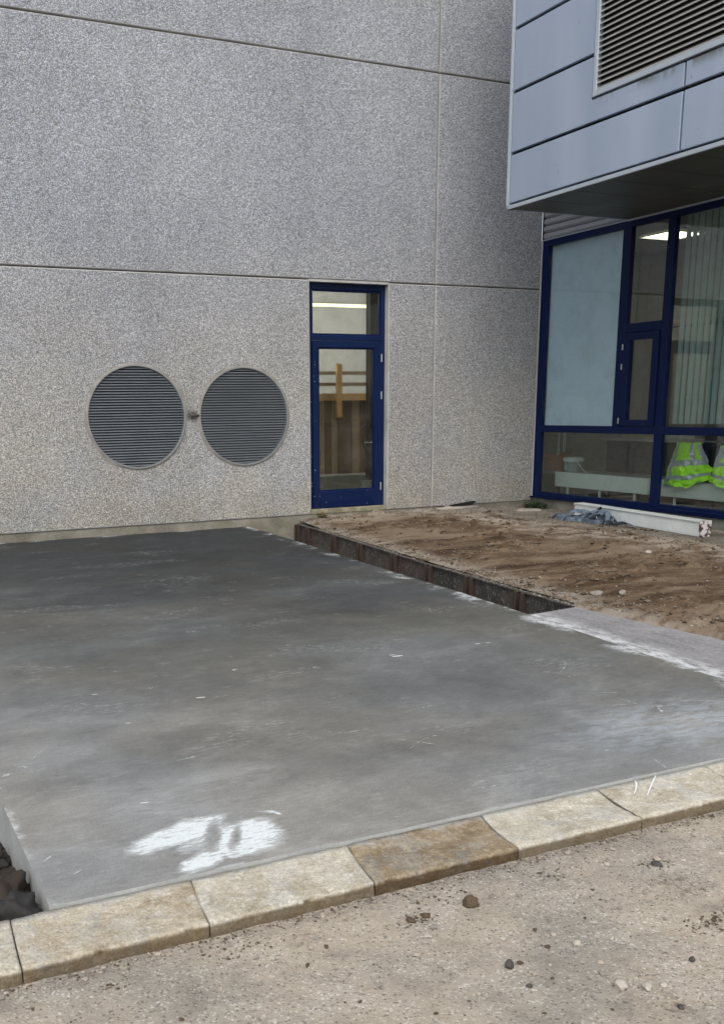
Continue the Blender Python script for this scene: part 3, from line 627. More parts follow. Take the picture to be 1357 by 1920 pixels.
# ---- hall behind the door
M_HALL = plain('hall_plaster', (.50, .50, .50), .9); M_HFLOOR = plain('hall_floor', (.14, .14, .13), .6)
def room(name, x0, x1, y0, y1, z0, z1, mw, mf, skip=()):
    m = MB()
    if 'x0' not in skip: m.quadface([(x0,y0,z0),(x0,y1,z0),(x0,y1,z1),(x0,y0,z1)])
    if 'x1' not in skip: m.quadface([(x1,y0,z0),(x1,y1,z0),(x1,y1,z1),(x1,y0,z1)])
    if 'y0' not in skip: m.quadface([(x0,y0,z0),(x1,y0,z0),(x1,y0,z1),(x0,y0,z1)])
    m.quadface([(x0,y1,z0),(x1,y1,z0),(x1,y1,z1),(x0,y1,z1)]); m.quadface([(x0,y0,z1),(x1,y0,z1),(x1,y1,z1),(x0,y1,z1)])
    m.quadface([(x0,y0,z0),(x1,y0,z0),(x1,y1,z0),(x0,y1,z0)], 1)
    return struct(m.build(name, [mw, mf], None, fixn=False))
room('hall_room', 5.0, 9.2, 11.805, 15.2, .12, 4.2, M_HALL, M_HFLOOR, skip=('y0',))
M_PINE = plain('new_pine_timber', (.62, .38, .17), .7, var=.25, scale=6)
M_OLDT = plain('dull_timber', (.33, .25, .165), .8, var=.25, scale=6)
M_BRN = plain('brown_hoarding', (.16, .105, .07), .8, var=.3, scale=5)
tag(B(6.83, 6.91, 12.93, 12.98, 1.33, 2.09).build('timber_post', M_PINE), 'bright pine upright standing out behind the door glass', 'timber post')
for z_, h_, m_, lab in ((1.96, .05, M_OLDT, 'dull timber rail highest up behind the door glass'), (1.80, .05, M_OLDT, 'dull timber rail second from top behind the door glass'), (1.62, .10, M_PINE, 'wide bright pine rail capping the brown boards behind the door')):
    tag(B(6.2, 8.6, 13.0, 13.04, z_-h_/2, z_+h_/2).build('timber_rail', m_), lab, 'timber rail')
hb = empty('board_hoarding', 'brown vertical board hoarding seen low through the door glass', 'hoarding')
r_ = random.Random(9); x_ = 5.9
while x_ < 8.4:
    w_ = r_.uniform(.09, .15); MB().box(x_, x_+w_-.006, 13.05+r_.uniform(0, .02), 13.09, .5, 1.62-r_.uniform(0, .03)).build('board', M_BRN if r_.random() < .7 else M_OLDT, hb); x_ += w_
tag(MB().box(6.25, 8.3, 12.7, 13.0, .12, .50).build('low_crate', M_HFLOOR, bevel=.01), 'low grey crate on the floor inside the glazed door', 'crate')
M_TUBE = emis('lit_tube', (1, .93, .52), 1.5); M_PANELL = emis('lit_ceiling_panel', (1, .95, .66), 3.0); M_HALLFILL = emis('hall_fill_panel', (1, .96, .90), 26.0)
lt = empty('tube_light', 'yellowish strip light seen through the pane above the door', 'ceiling light')
B(5.9, 8.2, 13.40, 13.50, 2.93, 2.965).build('light_tube', M_TUBE, lt); B(5.85, 8.25, 13.41, 13.49, 2.967, 2.99).build('light_housing', M_STEELG, lt)
for k, (x_, y_) in enumerate([(8.3, 12.6), (5.9, 14.6)]):  # added fill panels, unseen from outside, to brighten the hall
    cl = empty('ceiling_light', ('added fill panel above the column, out of sight from the door', 'added unseen fill panel at the back above the hoarding')[k], 'ceiling light')
    B(x_-.6, x_+.6, y_-.3, y_+.3, 4.15, 4.18).build('diffuser', M_HALLFILL, cl)
tag(B(6.96, 7.16, 12.2, 12.32, .12, 4.19).build('column', M_GREYST), 'dark steel column just inside the door on its right', 'column')

# ================================================================== OFFICE BUILDING
off = empty('office_building', 'office wing with navy-framed windows under a blue-grey metal clad bay', 'building')
FX = WX
m = MB()
for pts in ([(11.5, .17, 4.6, 2.0)],): pass
B(WX+.0, WX+.30, -.5, WY-.002, -.5, .168).build('window_plinth', M_SILLW, off)
# frame members: front x, depth
def fbx(y0, y1, z0, z1, dx=0.0, dep=.07): return (FX+dx, FX+dx+dep, y0, y1, z0, z1)
fm = MB()
Y_END = 2.0; mull = [(9.215, 9.095), (6.80, 6.68), (4.4, 4.28)]
fm.box(*fbx(WY-.012, 11.36, .172, 3.665)); fm.box(*fbx(Y_END+.1, Y_END, .172, 3.665))
for a_, b_ in mull: fm.box(*fbx(a_, b_, .172, 3.665))
edges = [11.36]+[v for ab in mull for v in ab]+[Y_END+.1]
for k in range(0, len(edges), 2):
    a_, b_ = edges[k], edges[k+1]
    fm.box(*fbx(a_, b_, .172, .240, -.004)); fm.box(*fbx(a_, b_, 3.585, 3.665, -.004)); fm.box(*fbx(a_, b_, 1.085, 1.180, -.004))
    if k: fm.box(*fbx(a_, b_, .172, .20, -.03))
fm.box(*fbx(9.945, 9.80, 1.180, 3.585, -.002))
fm.box(*fbx(9.80, 9.215, 2.33, 2.44, -.003))
winf = fm.build('window_frame', M_NAVYB, off, bevel=.005)
B(FX-.045, FX-.006, Y_END, WY-.01, .150, .170).build('window_sill', M_NAVYB, off, bevel=.004)
def pane(y0, y1, z0, z1, nm='pane'): B(FX+.030, FX+.036, y0, y1, z0, z1).build(nm, M_GLASS, winf)
pane(11.36, 9.945, 1.18, 3.585); pane(9.80, 9.215, 2.44, 3.585); pane(11.36, 9.215, .24, 1.085); pane(9.095, 6.80, 1.18, 3.585); pane(9.095, 6.80, .24, 1.085); pane(6.68, 4.4, 1.18, 3.585); pane(6.68, 4.4, .24, 1.085); pane(4.28, 2.1, 1.18, 3.585); pane(4.28, 2.1, .24, 1.085)
sm_ = MB(); s0, s1 = 9.795, 9.22
for q in ((s0, s0-.095, 1.185, 2.325), (s1+.105, s1, 1.185, 2.325), (s0-.095, s1+.105, 1.185, 1.262), (s0-.095, s1+.105, 2.235, 2.325)): sm_.box(FX-.018, FX+.05, q[0], q[1], q[2], q[3])
sash = sm_.build('opening_sash', M_NAVYB, off, bevel=.005)
B(FX+.020, FX+.026, s0-.09, s1+.10, 1.258, 2.24).build('sash_pane', M_GLASS, sash)
for z_ in (2.16, 1.92, 1.25): MB().tube([(FX-.022, 9.815, z_-.035), (FX-.022, 9.815, z_+.035)], .009, 8).build('hinge', M_STEELG, sash)
m = MB(); r_ = random.Random(5)
# corner flashing (pale strip between aggregate wall and frame)
B(FX-.014, FX-.001, WY-.022, WY-.004, .17, 3.664).build('corner_flashing', plain('pale_flashing', (.50, .52, .52), .5, var=.1), off)
B(WX-.009, WX+.05, WY-.028, WY-.0035, 3.678, 4.45).build('siding_closure', M_SEAL, off)
# siding above the windows
zz = 3.672; k = 0
sidb = B(WX+.05, WX+.30, Y_END, WY-.002, 3.672, 8.0).build('upper_wall', M_SEAL, off)
for k in range(8):
    z_ = 3.674+k*.093
    MB().prism([(WX+.05, z_+.003), (WX+.022, z_+.006), (WX-.004, z_+.030), (WX-.004, z_+.068), (WX+.020, z_+.090), (WX+.05, z_+.090)], Y_END, WY-.029, lambda a_, b_, d: (a_, d, b_)).build('siding_board', M_SIDING, sidb)
B(WX-.012, WX+.03, Y_END, WY-.003, 3.666, 3.676).build('head_flashing', M_TRIM, off)

# ---- clad bay
BX, BY, BZ = 7.425, 9.87, 3.67
B(BX+.055, WX+.04, Y_END, BY-.03, BZ+.02, 8.1).build('bay_core', M_DARK, off)
B(BX+.002, BX+.05, BY-.045, BY, BZ+.002, 8.15).build('corner_trim', M_TRIM, off, bevel=.004)
B(BX+.05, WX+.03, BY-.03, BY, BZ+.002, 8.15).build('bay_end', M_CLAD, off)
B(BX-.012, BX+.002, BY-.038, BY-.008, BZ+.03, 8.15).build('corner_bead', M_TRIM, off, bevel=.003)
B(BX-.004, BX+.05, Y_END, BY-.047, BZ-.004, BZ+.036).build('drip_trim', M_TRIM, off, bevel=.003)
def clad(poly): # poly in (y, z)
    o = MB().prism(poly, BX, BX+.045, lambda a_, b_, d: (d, a_, b_)).build('wall_panel', M_CLAD, off, bevel=.006); return o
def rc(y0, y1, z0, z1): clad([(y0, z0), (y1, z0), (y1, z1), (y0, z1)])
g_ = .017; cols = [(9.81, 7.312), (7.288, 4.85), (4.826, 2.4)]; rows = [3.712, 4.250, 4.888, 5.528, 6.168, 6.808, 7.448, 8.09]
LY0, LY1, LZ0_, LZ1_ = 8.505, 4.95, 4.492, 6.80
for ci, (y0, y1) in enumerate(cols):
    for ri in range(len(rows)-1):
        z0, z1 = rows[ri]+g_, rows[ri+1]-g_
        if ri == 0 or ri >= 5 or ci == 2: rc(y0, y1, z0, z1)
        elif ci == 0:
            if ri == 1: clad([(y0, z0), (y1, z0), (y1, LZ0_-.02), (LY0+.02, LZ0_-.02), (LY0+.02, z1), (y0, z1)])
            else: rc(y0, LY0+.02, z0, z1)
        else:
            if ri == 1: rc(y0, y1, z0, LZ0_-.02)
# louvre
lf = MB(); t_ = .055
for q in ((LY0, LY0-t_, LZ0_, LZ1_), (LY1+t_, LY1, LZ0_, LZ1_), (LY0-t_, LY1+t_, LZ0_, LZ0_+t_), (LY0-t_, LY1+t_, LZ1_-t_, LZ1_)): lf.box(BX-.012, BX+.05, *q)
louv = lf.build('louvre', M_TRIM, off, bevel=.006)
pit = .0535; k = 0
while LZ0_+t_+pit*(k+1) < LZ1_-t_:
    z_ = LZ0_+t_+pit*k
    MB().prism([(BX-.004, z_+.004), (BX-.004, z_+.014), (BX+.002, z_+.016), (BX+.048, z_+.050), (BX+.052, z_+.044), (BX+.004, z_+.004)], LY1+t_, LY0-t_, lambda a_, b_, d: (a_, d, b_)).build('slat', M_LOUV, louv); k += 1
B(BX+.052, BX+.056, LY1, LY0, LZ0_, LZ1_).build('louvre_backing', M_DARK, louv)
# soffit boards run across under the bay
ybs = [9.868, 9.32, 8.79, 8.26, 7.73, 7.2, 6.67, 6.14, 5.61, 5.08, 4.55, 4.02, 3.49, 2.96, 2.43, 2.0]
for a_, b_ in zip(ybs, ybs[1:]): B(BX+.052, WX+.02, a_-.012, b_+.0, BZ+.004, BZ+.016).build('soffit_board', M_SOFFIT, off, bevel=.003)
B(BX-.0, BX+.052, Y_END, BY-.05, BZ-.012, BZ-.0045).build('soffit_edge', M_SOFFIT, off)
B(WX-.03, WX-.006, Y_END, BY-.01, BZ-.014, BZ+.003).build('soffit_bead', M_TRIM, off)
B(WX, 16, Y_END, 13, 8.0, 8.12).build('roof', M_SEAL, off); B(WX, 16, Y_END-.2, Y_END-.002, -.5, 8.12).build('end_wall', M_SIDING, off); B(16, 16.2, Y_END-.2, 13, -.5, 8.12).build('rear_wall', M_SIDING, off)

# ---- office room and what stands in it
M_OWALL = plain('office_wall', (.24, .225, .19), .9); M_OFLOOR = plain('office_floor', (.08, .09, .08), .6); M_OCEIL = plain('office_ceiling', (.5, .5, .47), .9)
room('office_room', WX+.31, 14.2, 2.1, 12.3, .05, 3.75, M_OWALL, M_OFLOOR, skip=('x0',))
for k, (x_, y_) in enumerate([(10.97, 10.80), (11.3, 7.6), (11.3, 4.9)]):
    cl = empty('ceiling_light', ('lit square ceiling panel behind the narrow upper window pane', 'ceiling panel deep in the office behind the vertical blinds', 'ceiling panel farthest along the office ceiling')[k], 'ceiling light', 'office ceiling lights')
    B(x_-.30, x_+.30, y_-.30, y_+.30, 3.738, 3.742).build('diffuser', M_PANELL, cl)
    m = MB()
    for q in ((x_-.32, x_-.30, y_-.32, y_+.32), (x_+.30, x_+.32, y_-.32, y_+.32), (x_-.30, x_+.30, y_-.32, y_-.30), (x_-.30, x_+.30, y_+.30, y_+.32)): m.box(*q, 3.725, 3.745)
    m.build('light_frame', M_STEELG, cl)
rb = empty('roller_blind', 'pale blue-grey roller blind filling the big left window pane', 'blind')
M_BLIND = plain('pale_blue_blind_fabric', (.52, .64, .755), .85, var=.04, scale=2)
B(FX+.085, FX+.088, 11.47, 9.90, 1.19, 3.64).build('fabric', M_BLIND, rb); MB().tube([(FX+.11, 11.47, 3.66), (FX+.11, 9.90, 3.66)], .022, 10).build('roller', M_TRIM, rb); B(FX+.078, FX+.096, 11.465, 9.905, 1.178, 1.198).build('bottom_bar', M_BLIND, rb)
vb = empty('vertical_blind', 'grey-green vertical slat blind hanging behind the right-hand window pane', 'blind')
M_VSLAT = plain('grey_green_blind_fabric', (.30, .38, .345), .85, var=.05, scale=2)
B(FX+.12, FX+.17, 9.08, 6.82, 3.60, 3.63).build('headrail', M_TRIM, vb)
k = 0; y_ = 9.03
while y_ > 6.85:
    c_ = (y_, FX+.145); th = math.radians(7+4*math.sin(k*1.7)); hw = .0435; n4 = []
    for s_ in (-1, -.33, .33, 1): n4.append((c_[1]+s_*hw*math.sin(th)+.006*(1-s_*s_), c_[0]+s_*hw*math.cos(th)))
    m = MB(); sw = .004*math.sin(k*2.3)
    for a_, b_ in zip(n4, n4[1:]): m.quadface([(a_[0]+sw, a_[1]+sw, 1.215), (b_[0]+sw, b_[1]+sw, 1.215), (b_[0], b_[1], 3.60), (a_[0], a_[1], 3.60)])
    m.build('slat', M_VSLAT, vb, smooth=True, fixn=False); k += 1; y_ -= .094
M_RAD = plain('white_convector_enamel', (.50, .56, .52), .5, var=.05)
for k, (a_, b_) in enumerate([(11.45, 9.63), (9.44, 6.9)]):
    rd = empty('radiator', ('long pale radiator under the bucket in the lower left pane', 'long pale radiator under the yellow vests in the lower right pane')[k], 'radiator', 'office radiators')
    B(9.66, 9.72, b_, a_, .295, .505).build('radiator_panel', M_RAD, rd, bevel=.008)
    for y_ in (a_-.25, (a_+b_)/2, b_+.25): B(9.68, 9.71, y_-.012, y_+.012, .052, .294).build('leg', M_RAD, rd)
def lathe(cx_, cy_, prof, seg=24):
    m = MB(); k0 = 0
    for r__, z__ in prof: m.v += [(cx_+r__*math.cos(2*math.pi*j/seg), cy_+r__*math.sin(2*math.pi*j/seg), z__) for j in range(seg)]
    for i in range(len(prof)-1):
        for j in range(seg): q = (j+1) % seg; m.f.append((i*seg+j, i*seg+q, (i+1)*seg+q, (i+1)*seg+j)); m.m.append(0)
    m.f.append(tuple(range(seg))); m.f.append(tuple((len(prof)-1)*seg+j for j in range(seg))); m.m += [0, 0]; return m
# window bench carries the bucket and box
wb = empty('window_bench', 'grey bench board running behind the lower left window pane', 'bench')
B(9.73, 10.25, 9.3, 12.1, .47, .50).build('bench_top', plain('bench_laminate', (.16, .165, .15), .6), wb)
for y_ in (9.5, 10.8, 11.9): B(10.1, 10.15, y_, y_+.05, .05, .469).build('leg', M_GREYST, wb)
bu = empty('bucket', 'white lidded bucket with wire handle and printed label behind the glass', 'bucket')
lathe(9.86, 11.30, [(.115, .502), (.135, .655), (.135, .66)]).build('bucket_body', plain('grey_bucket_plastic', (.20, .24, .24), .5), bu, smooth=False)
lathe(9.86, 11.30, [(.148, .655), (.150, .70), (.12, .712)]).build('lid', plain('white_bucket_lid', (.50, .56, .55), .5), bu)
MB().tube([(9.79, 11.17, .69), (9.75, 11.08, .64), (9.75, 10.98, .56), (9.78, 10.92, .51)], .005, 6).build('handle', M_RAD, bu)
m = MB(); s5 = [(0, 0, 2, 5), (2, 4, 2, 5)]
def lab_pt(u, z_): th = math.pi + .35 - u*2.0; return (9.86+.131*math.cos(th), 11.30+.131*math.sin(th), z_)
for u0, u1, z0, z1 in [(.12,.17,.55,.62),(.12,.30,.54,.555),(.25,.30,.555,.62),(.38,.43,.54,.62),(.38,.56,.61,.622),(.38,.56,.574,.586),(.38,.56,.538,.55),(.51,.56,.55,.61)]:
    m.quadface([lab_pt(u0, z0), lab_pt(u1, z0), lab_pt(u1, z1), lab_pt(u0, z1)])
m.build('printed_label', M_RAD, bu, fixn=False)
cb_ = empty('cardboard_box', 'open brown cardboard box in the corner of the lower left pane', 'box')
M_CARD = plain('brown_cardboard', (.30, .135, .06), .85, var=.15)
m = MB(); m.box(9.76, 9.765, 11.52, 11.9, .502, .74); m.box(10.0, 10.005, 11.52, 11.9, .502, .74); m.box(9.765, 10.0, 11.52, 11.525, .502, .74); m.box(9.765, 10.0, 11.895, 11.9, .502, .74); m.box(9.765, 10.0, 11.525, 11.895, .502, .51)
m.build('box_body', M_CARD, cb_); MB().quadface([(9.765, 11.52, .74), (10.0, 11.52, .74), (10.0, 11.42, .79), (9.765, 11.42, .79)]).build('flap', M_CARD, cb_, fixn=False)
sh = empty('desk', 'dark desk with cluttered top deep behind the lower left pane', 'desk')
B(10.6, 11.3, 8.0, 11.6, .93, .96).build('desk_top', plain('desk_grey', (.36, .35, .32), .6), sh); B(11.25, 11.29, 8.05, 11.55, .05, .928).build('modesty_panel', M_GREYST, sh)
for y_ in (8.1, 11.45): B(10.65, 11.2, y_, y_+.04, .05, .928).build('leg', M_GREYST, sh)
for k, (x_, y_, w_, h_, mt) in enumerate([(10.7, 10.9, .35, .07, M_OLDT), (10.75, 10.2, .45, .05, M_RAD), (10.7, 9.4, .3, .09, M_GREYST)]):
    tag(B(x_, x_+.3, y_, y_+w_, .962, .962+h_).build('paper_stack', mt, bevel=.005), ('brown folder stack on the desk inside, nearest the corner', 'pale paper stack in the middle of the desk inside', 'dark document tray on the desk near the middle mullion')[k], 'papers')
for k, (y_, z0, z1) in enumerate([(11.75, .5, 1.6), (11.62, .5, 1.6)]):
    tag(MB().tube([(9.95, y_, z0), (9.95, y_, z1)], .018, 8).build('heating_pipe', M_RAD), ('thin white pipe nearest the corner above the cardboard box', 'thin white pipe just right of the corner pipe above the box')[k], 'pipe')
ct = empty('wall_trunking', 'pale cable trunking across the office wall behind narrow pane', 'trunking')
B(12.0, 12.06, 5.0, 12.29, 2.66, 2.70).build('trunking_body', M_OLDT, ct); B(12.0, 12.06, 5.0, 12.29, 2.59, 2.61).build('trunking_strip', M_GREYST, ct)
tag(B(12.065, 12.15, 4.0, 12.29, .05, 3.74).build('partition_wall', M_OWALL), 'plain beige partition wall across the office interior', 'partition')
# hi-vis vests
M_HV = plain('hi_vis_yellow', (.42, .90, .015), .7, var=.10, scale=6); M_SIL = plain('reflective_silver', (.42, .47, .47), .4, .3, var=.1)
M_LIN = plain('pale_lining', (.40, .45, .46), .8)
def vest(name, label, yl, yr_, x_=9.60, seed=0, flip=False):
    """yl/yr: (y, z) outlines of left and right edges from shoulder to hem"""
    nu, nv = 34, 40; root = empty(name, label, 'vest', 'hi-vis vests by the window')
    def lerp(pts, t):
        k = t*(len(pts)-1); i = min(int(k), len(pts)-2); f_ = k-i; return (pts[i][0]*(1-f_)+pts[i+1][0]*f_, pts[i][1]*(1-f_)+pts[i+1][1]*f_)
    P = []
    for j in range(nv+1):
        t = j/nv; a_, b_ = lerp(yl, t), lerp(yr_, t); row = []
        for i in range(nu+1):
            s_ = i/nu; y = a_[0]+(b_[0]-a_[0])*s_; z = a_[1]+(b_[1]-a_[1])*s_
            q_ = Vector((s_*3.1+seed*7, t*2.6, seed)); nz = mnoise.noise(q_); n2_ = mnoise.noise(q_*3.1); n3_ = mnoise.noise(q_*6.5)
            fold = (.020*math.sin(s_*9+seed+t*2.0) + .034*n2_ + .014*n3_)*(.25+t) + .02*abs(mnoise.noise(Vector((s_*7+t*3, t*1.2, seed+3))))
            y += (.020*nz+.012*n2_)*(.3+t)*(-1 if s_ > .5 else 1); z += (.026*math.sin(s_*8.5+seed+.6)+.045*mnoise.noise(Vector((s_*4.5, seed, 5))))*max(0, t-.65)*2.8 + .012*n2_
            row.append((x_+fold-.05*math.sin(math.pi*s_)*(.4+.6*t)+.03*(1-t), y, z))
        P.append(row)
    groups = {0: MB(), 1: MB(), 2: MB()}
    for j in range(nv):
        for i in range(nu):
            s_, t = (i+.5)/nu, (j+.5)/nv; mi = 0
            if flip: s_ = 1-s_
            if (.04 < s_ < .15) or (.60 < s_ < .72 and t < .44): mi = 1
            if .41 < t < .52 or (.72 < t < .82): mi = 1
            if s_ > .78 and .03 < t < .46 and ((1.0-s_)/.24)**2+((t-.20)/.25)**2 < 1: mi = 2
            pts = [P[j][i], P[j][i+1], P[j+1][i+1], P[j+1][i]]; groups[mi].quadface(pts)
    for mi, nm, mt in ((0, 'vest_body', M_HV), (1, 'reflective_strip', M_SIL), (2, 'armhole_lining', M_LIN)):
        if groups[mi].f: groups[mi].build(nm, mt, root, fixn=False)
    return root
vest('hi_vis_vest', 'bright yellow vest with silver strips seen whole behind glass', [(9.17, .985), (9.24, .80), (9.31, .58), (9.36, .41)], [(8.80, .985), (8.69, .83), (8.58, .66), (8.53, .53)], 9.615, 0)
vest('hi_vis_vest', 'yellow vest cut off by the right edge of the photo', [(8.50, .96), (8.55, .80), (8.57, .64), (8.585, .50)], [(8.0, .96), (7.9, .83), (7.85, .66), (7.8, .52)], 9.60, 1.7, True)
oc = empty('office_chair', 'black office chair back hidden behind the yellow vests', 'chair')
m = MB(); m.tube([(9.95, 9.05, .50), (9.93, 8.95, .86), (9.93, 8.72, 1.02), (9.93, 8.56, .95), (9.95, 8.50, .6)], .03, 8); m.build('chair_frame', M_DARK, oc)
B(9.92, 9.96, 8.55, 9.02, .52, .98).build('backrest', M_DARK, oc, bevel=.015); B(9.97, 10.4, 8.53, 9.03, .44, .50).build('seat', M_DARK, oc, bevel=.02); MB().tube([(10.18, 8.78, .05), (10.18, 8.78, .44)], .025, 8).build('column', M_STEELG, oc)
for k in range(5): a_ = 6.283*k/5; MB().tube([(10.18, 8.78, .10), (10.18+.28*math.cos(a_), 8.78+.28*math.sin(a_), .07)], .016, 6).build('leg', M_DARK, oc)
tag(B(9.9, 10.3, 9.10, 9.42, .052, .62).build('waste_bin', M_GREYST, bevel=.02), 'dark bin standing left of the yellow vest behind the glass', 'bin')

# ================================================================== SHUTTERING
def mat_form():
    g = G('splashed_dark_shutter_steel', .6, .3); pos = g.world(); n1 = g.noise(4, 5, .6, pos); n2 = g.noise(46, 4, .7, g.vmap(pos, (1, 1, .6)))
    z = g.xyz(pos)[2]
    col = g.mix(g.sm(n1, .3, .7), (.045, .043, .040), (.10, .095, .087)); col = g.mix(g.sm(g.noise(2, 4, .6, pos), .5, .62, 0, .35), col, (.085, .047, .030))
    col = g.mix(g.sm(n2, .54, .62, 0, .8), col, (.24, .235, .225))
    return g.done(col, g.bump(n2, .5, .005))
M_FORM = mat_form(); M_RUST = plain('rusty_stiffener', (.046, .031, .025), .8, .2, var=.45, scale=20, bump=.5)
fw = empty('trench_shuttering', 'rusty dark steel shuttering holding the soil bank beside the slab', 'shuttering')
py_ = [11.40, 11.024, 10.146, 9.371, 8.493, 7.731, 6.994, 6.216, 5.53]
for a_, b_ in zip(py_, py_[1:]):
    xa, xb = float(form_x(a_)), float(form_x(b_)); d = Vector((xb-xa, b_-a_, 0)).normalized(); n_ = Vector((d.y, -d.x, 0));
    if n_.x > 0: n_ = -n_
    A_, B_ = Vector((xa, a_, 0))+d*.012, Vector((xb, b_, 0))-d*.012
    m = MB()
    for (o0, o1, z0, z1) in ((.004, .012, -.36, -.002), (.0, .040, -.012, .0), (.0, .034, -.36, -.34)):
        p = [A_-n_*(-o0), B_-n_*(-o0), B_+n_*o1, A_+n_*o1]; k = len(m.v)
        for z_ in (z0, z1): m.v += [(q.x, q.y, z_) for q in p]
        for q in ((0,3,2,1),(4,5,6,7),(0,1,5,4),(1,2,6,5),(2,3,7,6),(3,0,4,7)): m.f.append(tuple(k+i for i in q)); m.m.append(0)
    m.build('shutter_panel', M_FORM, fw, bevel=.003)
for a_ in py_[:-1]:
    xa = float(form_x(a_)); s_ = .10 if a_ < 11.2 else .05
    for dy in (-.042, .042):
        MB().box(xa-.070, xa-.008, a_+dy-.013, a_+dy+.013, -.345, -.008).build('stiffener', M_RUST, fw, bevel=.004)
    B(xa-.022, xa-.008, a_-.029, a_+.029, -.345, -.012).build('joint_plate', M_DARK, fw)

# ================================================================== THINGS ON THE DIRT
# white steel beam
def mat_beam():
    g = G('white_painted_steel', .5, .0); pos = g.pos; n1 = g.noise(3, 5, .65, pos); n2 = g.noise(26, 4, .7, pos)
    col = g.mix(g.sm(n1, .3, .7), (.66, .70, .69), (.78, .82, .81)); ch = g.ma('MULTIPLY', g.sm(n2, .60, .66), g.sm(n1, .5, .62))
    return g.done(g.mix(ch, col, (.10, .055, .04)), g.bump(n2, .15, .003))
M_BEAM = mat_beam()
def mat_beamend():
    g = G('rust_chipped_white_end', .6); n2 = g.noise(16, 5, .7); return g.done(g.mix(g.sm(n2, .46, .54), (.72, .68, .68), (.07, .04, .035)))
beam = empty('steel_beam', 'white painted steel beam lying on the ground below the windows', 'beam')
pa, pb = Vector((8.965, 10.12, 0)), Vector((8.675, 7.76, 0)); d = (pb-pa); Lb = d.length; ang = math.atan2(d.y, d.x); hB = .175
beam.location = (pa.x, pa.y, .018); beam.rotation_euler = (0, 0, ang)
# local x along the beam, local y to the far side (negative y faces the camera side)
fl = -1
m = MB().box(0, Lb-.012, -.075, .075, hB-.016, hB).box(0, Lb-.012, -.060, -.046, .012, hB-.016); m.box(0, Lb-.012, -.060, .075, 0, .012)
m.build('beam_profile', M_BEAM, beam, bevel=.004)
B(Lb-.012, Lb+.006, -.078, .078, -.002, hB+.002).build('end_plate', mat_beamend(), beam, bevel=.003)
B(-.012, 0, -.075, .075, 0, hB).build('end_plate', mat_beamend(), beam, bevel=.003)
tag(B(-.9, .9, -.02, .02, 0, .035).build('timber_batten', M_TANST, bevel=.006), 'thin pale batten on the ground behind the beam at the right edge', 'batten')
o = bpy.data.objects['timber_batten']; o.location = (8.98, 7.1, .014); o.rotation_euler = (0, 0, math.radians(86))

# webbing slings in a heap
def mat_web(name, a_, b_):
    g = G(name, .8); n = g.noise(60, 3, .6); n1 = g.noise(5, 4, .6); return g.done(g.mix(g.sm(n1, .3, .7), a_, b_), g.bump(n, .4, .003))
M_WEB = mat_web('blue_grey_webbing', (.10, .135, .18), (.19, .235, .295)); M_WEB2 = mat_web('gap_shade_webbing', (.018, .023, .032), (.045, .055, .075)); M_ORW = mat_web('orange_webbing', (.40, .12, .03), (.5, .18, .05))  # darkest webbing carries the shade of the gaps between loops in its colour
sl = empty('lifting_sling', 'tangled heap of blue-grey lifting straps lying against the white beam', 'lifting strap')
sl.location = (8.65, 9.42, .012)
def ribbon(pts, wd, mt, tw=0.0, nm='strap_loop', n_=48, tilt=None):
    # Catmull-Rom ribbon with thickness
    P = [Vector(p) for p in pts]; Q = []
    for i in range(len(P)-1):
        p0, p1, p2, p3 = P[max(i-1, 0)], P[i], P[i+1], P[min(i+2, len(P)-1)]
        for k in range(8):
            t = k/8; Q.append(.5*((2*p1)+(-p0+p2)*t+(2*p0-5*p1+4*p2-p3)*t*t+(-p0+3*p1-3*p2+p3)*t**3))
    Q.append(P[-1]); m = MB(); th = .0035
    for i, q in enumerate(Q):
        t = (Q[min(i+1, len(Q)-1)]-Q[max(i-1, 0)]).normalized(); side = t.cross(Vector((0, 0, 1)))
        if side.length < .2: side = Vector((1, 0, 0))
        side.normalize(); up = side.cross(t).normalized(); a_ = tw*math.sin(i*.35)+(tilt or 0)
        s_ = side*math.cos(a_)+up*math.sin(a_); u = up*math.cos(a_)-side*math.sin(a_)
        for k_, (e, f_) in enumerate(((-1, -1), (1, -1), (1, 1), (-1, 1))): m.v.append(tuple(q+s_*e*wd/2+u*f_*th))
    for i in range(len(Q)-1):
        for k_ in range(4): q_ = (k_+1) % 4; m.f.append((i*4+k_, i*4+q_, (i+1)*4+q_, (i+1)*4+k_)); m.m.append(0)
    return m.build(nm, mt, sl, smooth=False)
r_ = random.Random(22)
for k in range(15):
    cx_, cy_ = r_.uniform(-.20, .08), r_.gauss(0, .19); az_ = r_.uniform(-1.1, 1.1)+math.pi/2; sp = r_.uniform(.10, .20)
    hgt = r_.uniform(.10, .22)*max(.35, 1-abs(cy_)/.6); bend = r_.uniform(-.10, .10); pts = []
    for t in (-1.25, -1, -.6, 0, .6, 1, 1.2):
        u_ = sp*t*(1 if abs(t) <= 1 else .85); v_ = bend*(1-t*t)
        pts.append((cx_+u_*math.cos(az_)-v_*math.sin(az_), cy_+u_*math.sin(az_)+v_*math.cos(az_), .010+hgt*max(0, 1-abs(t)**2.2)+r_.uniform(0, .012)))
    ribbon(pts, .056, M_WEB if r_.random() < .68 else M_WEB2, .35, tilt=r_.uniform(-.5, .9))
for k in range(7):      # loops standing on edge
    cx_, cy_ = r_.uniform(-.24, -.04), r_.uniform(-.30, .30); rr = r_.uniform(.06, .12); ph = r_.uniform(0, 6.28); n__ = 7
    ribbon([(cx_+rr*.8*math.cos(ph+t*4.6), cy_+rr*1.5*math.sin(ph+t*4.6), .034+.02*k/7) for t in np.linspace(0, 1, n__)], .056, M_WEB, .15, tilt=1.45)
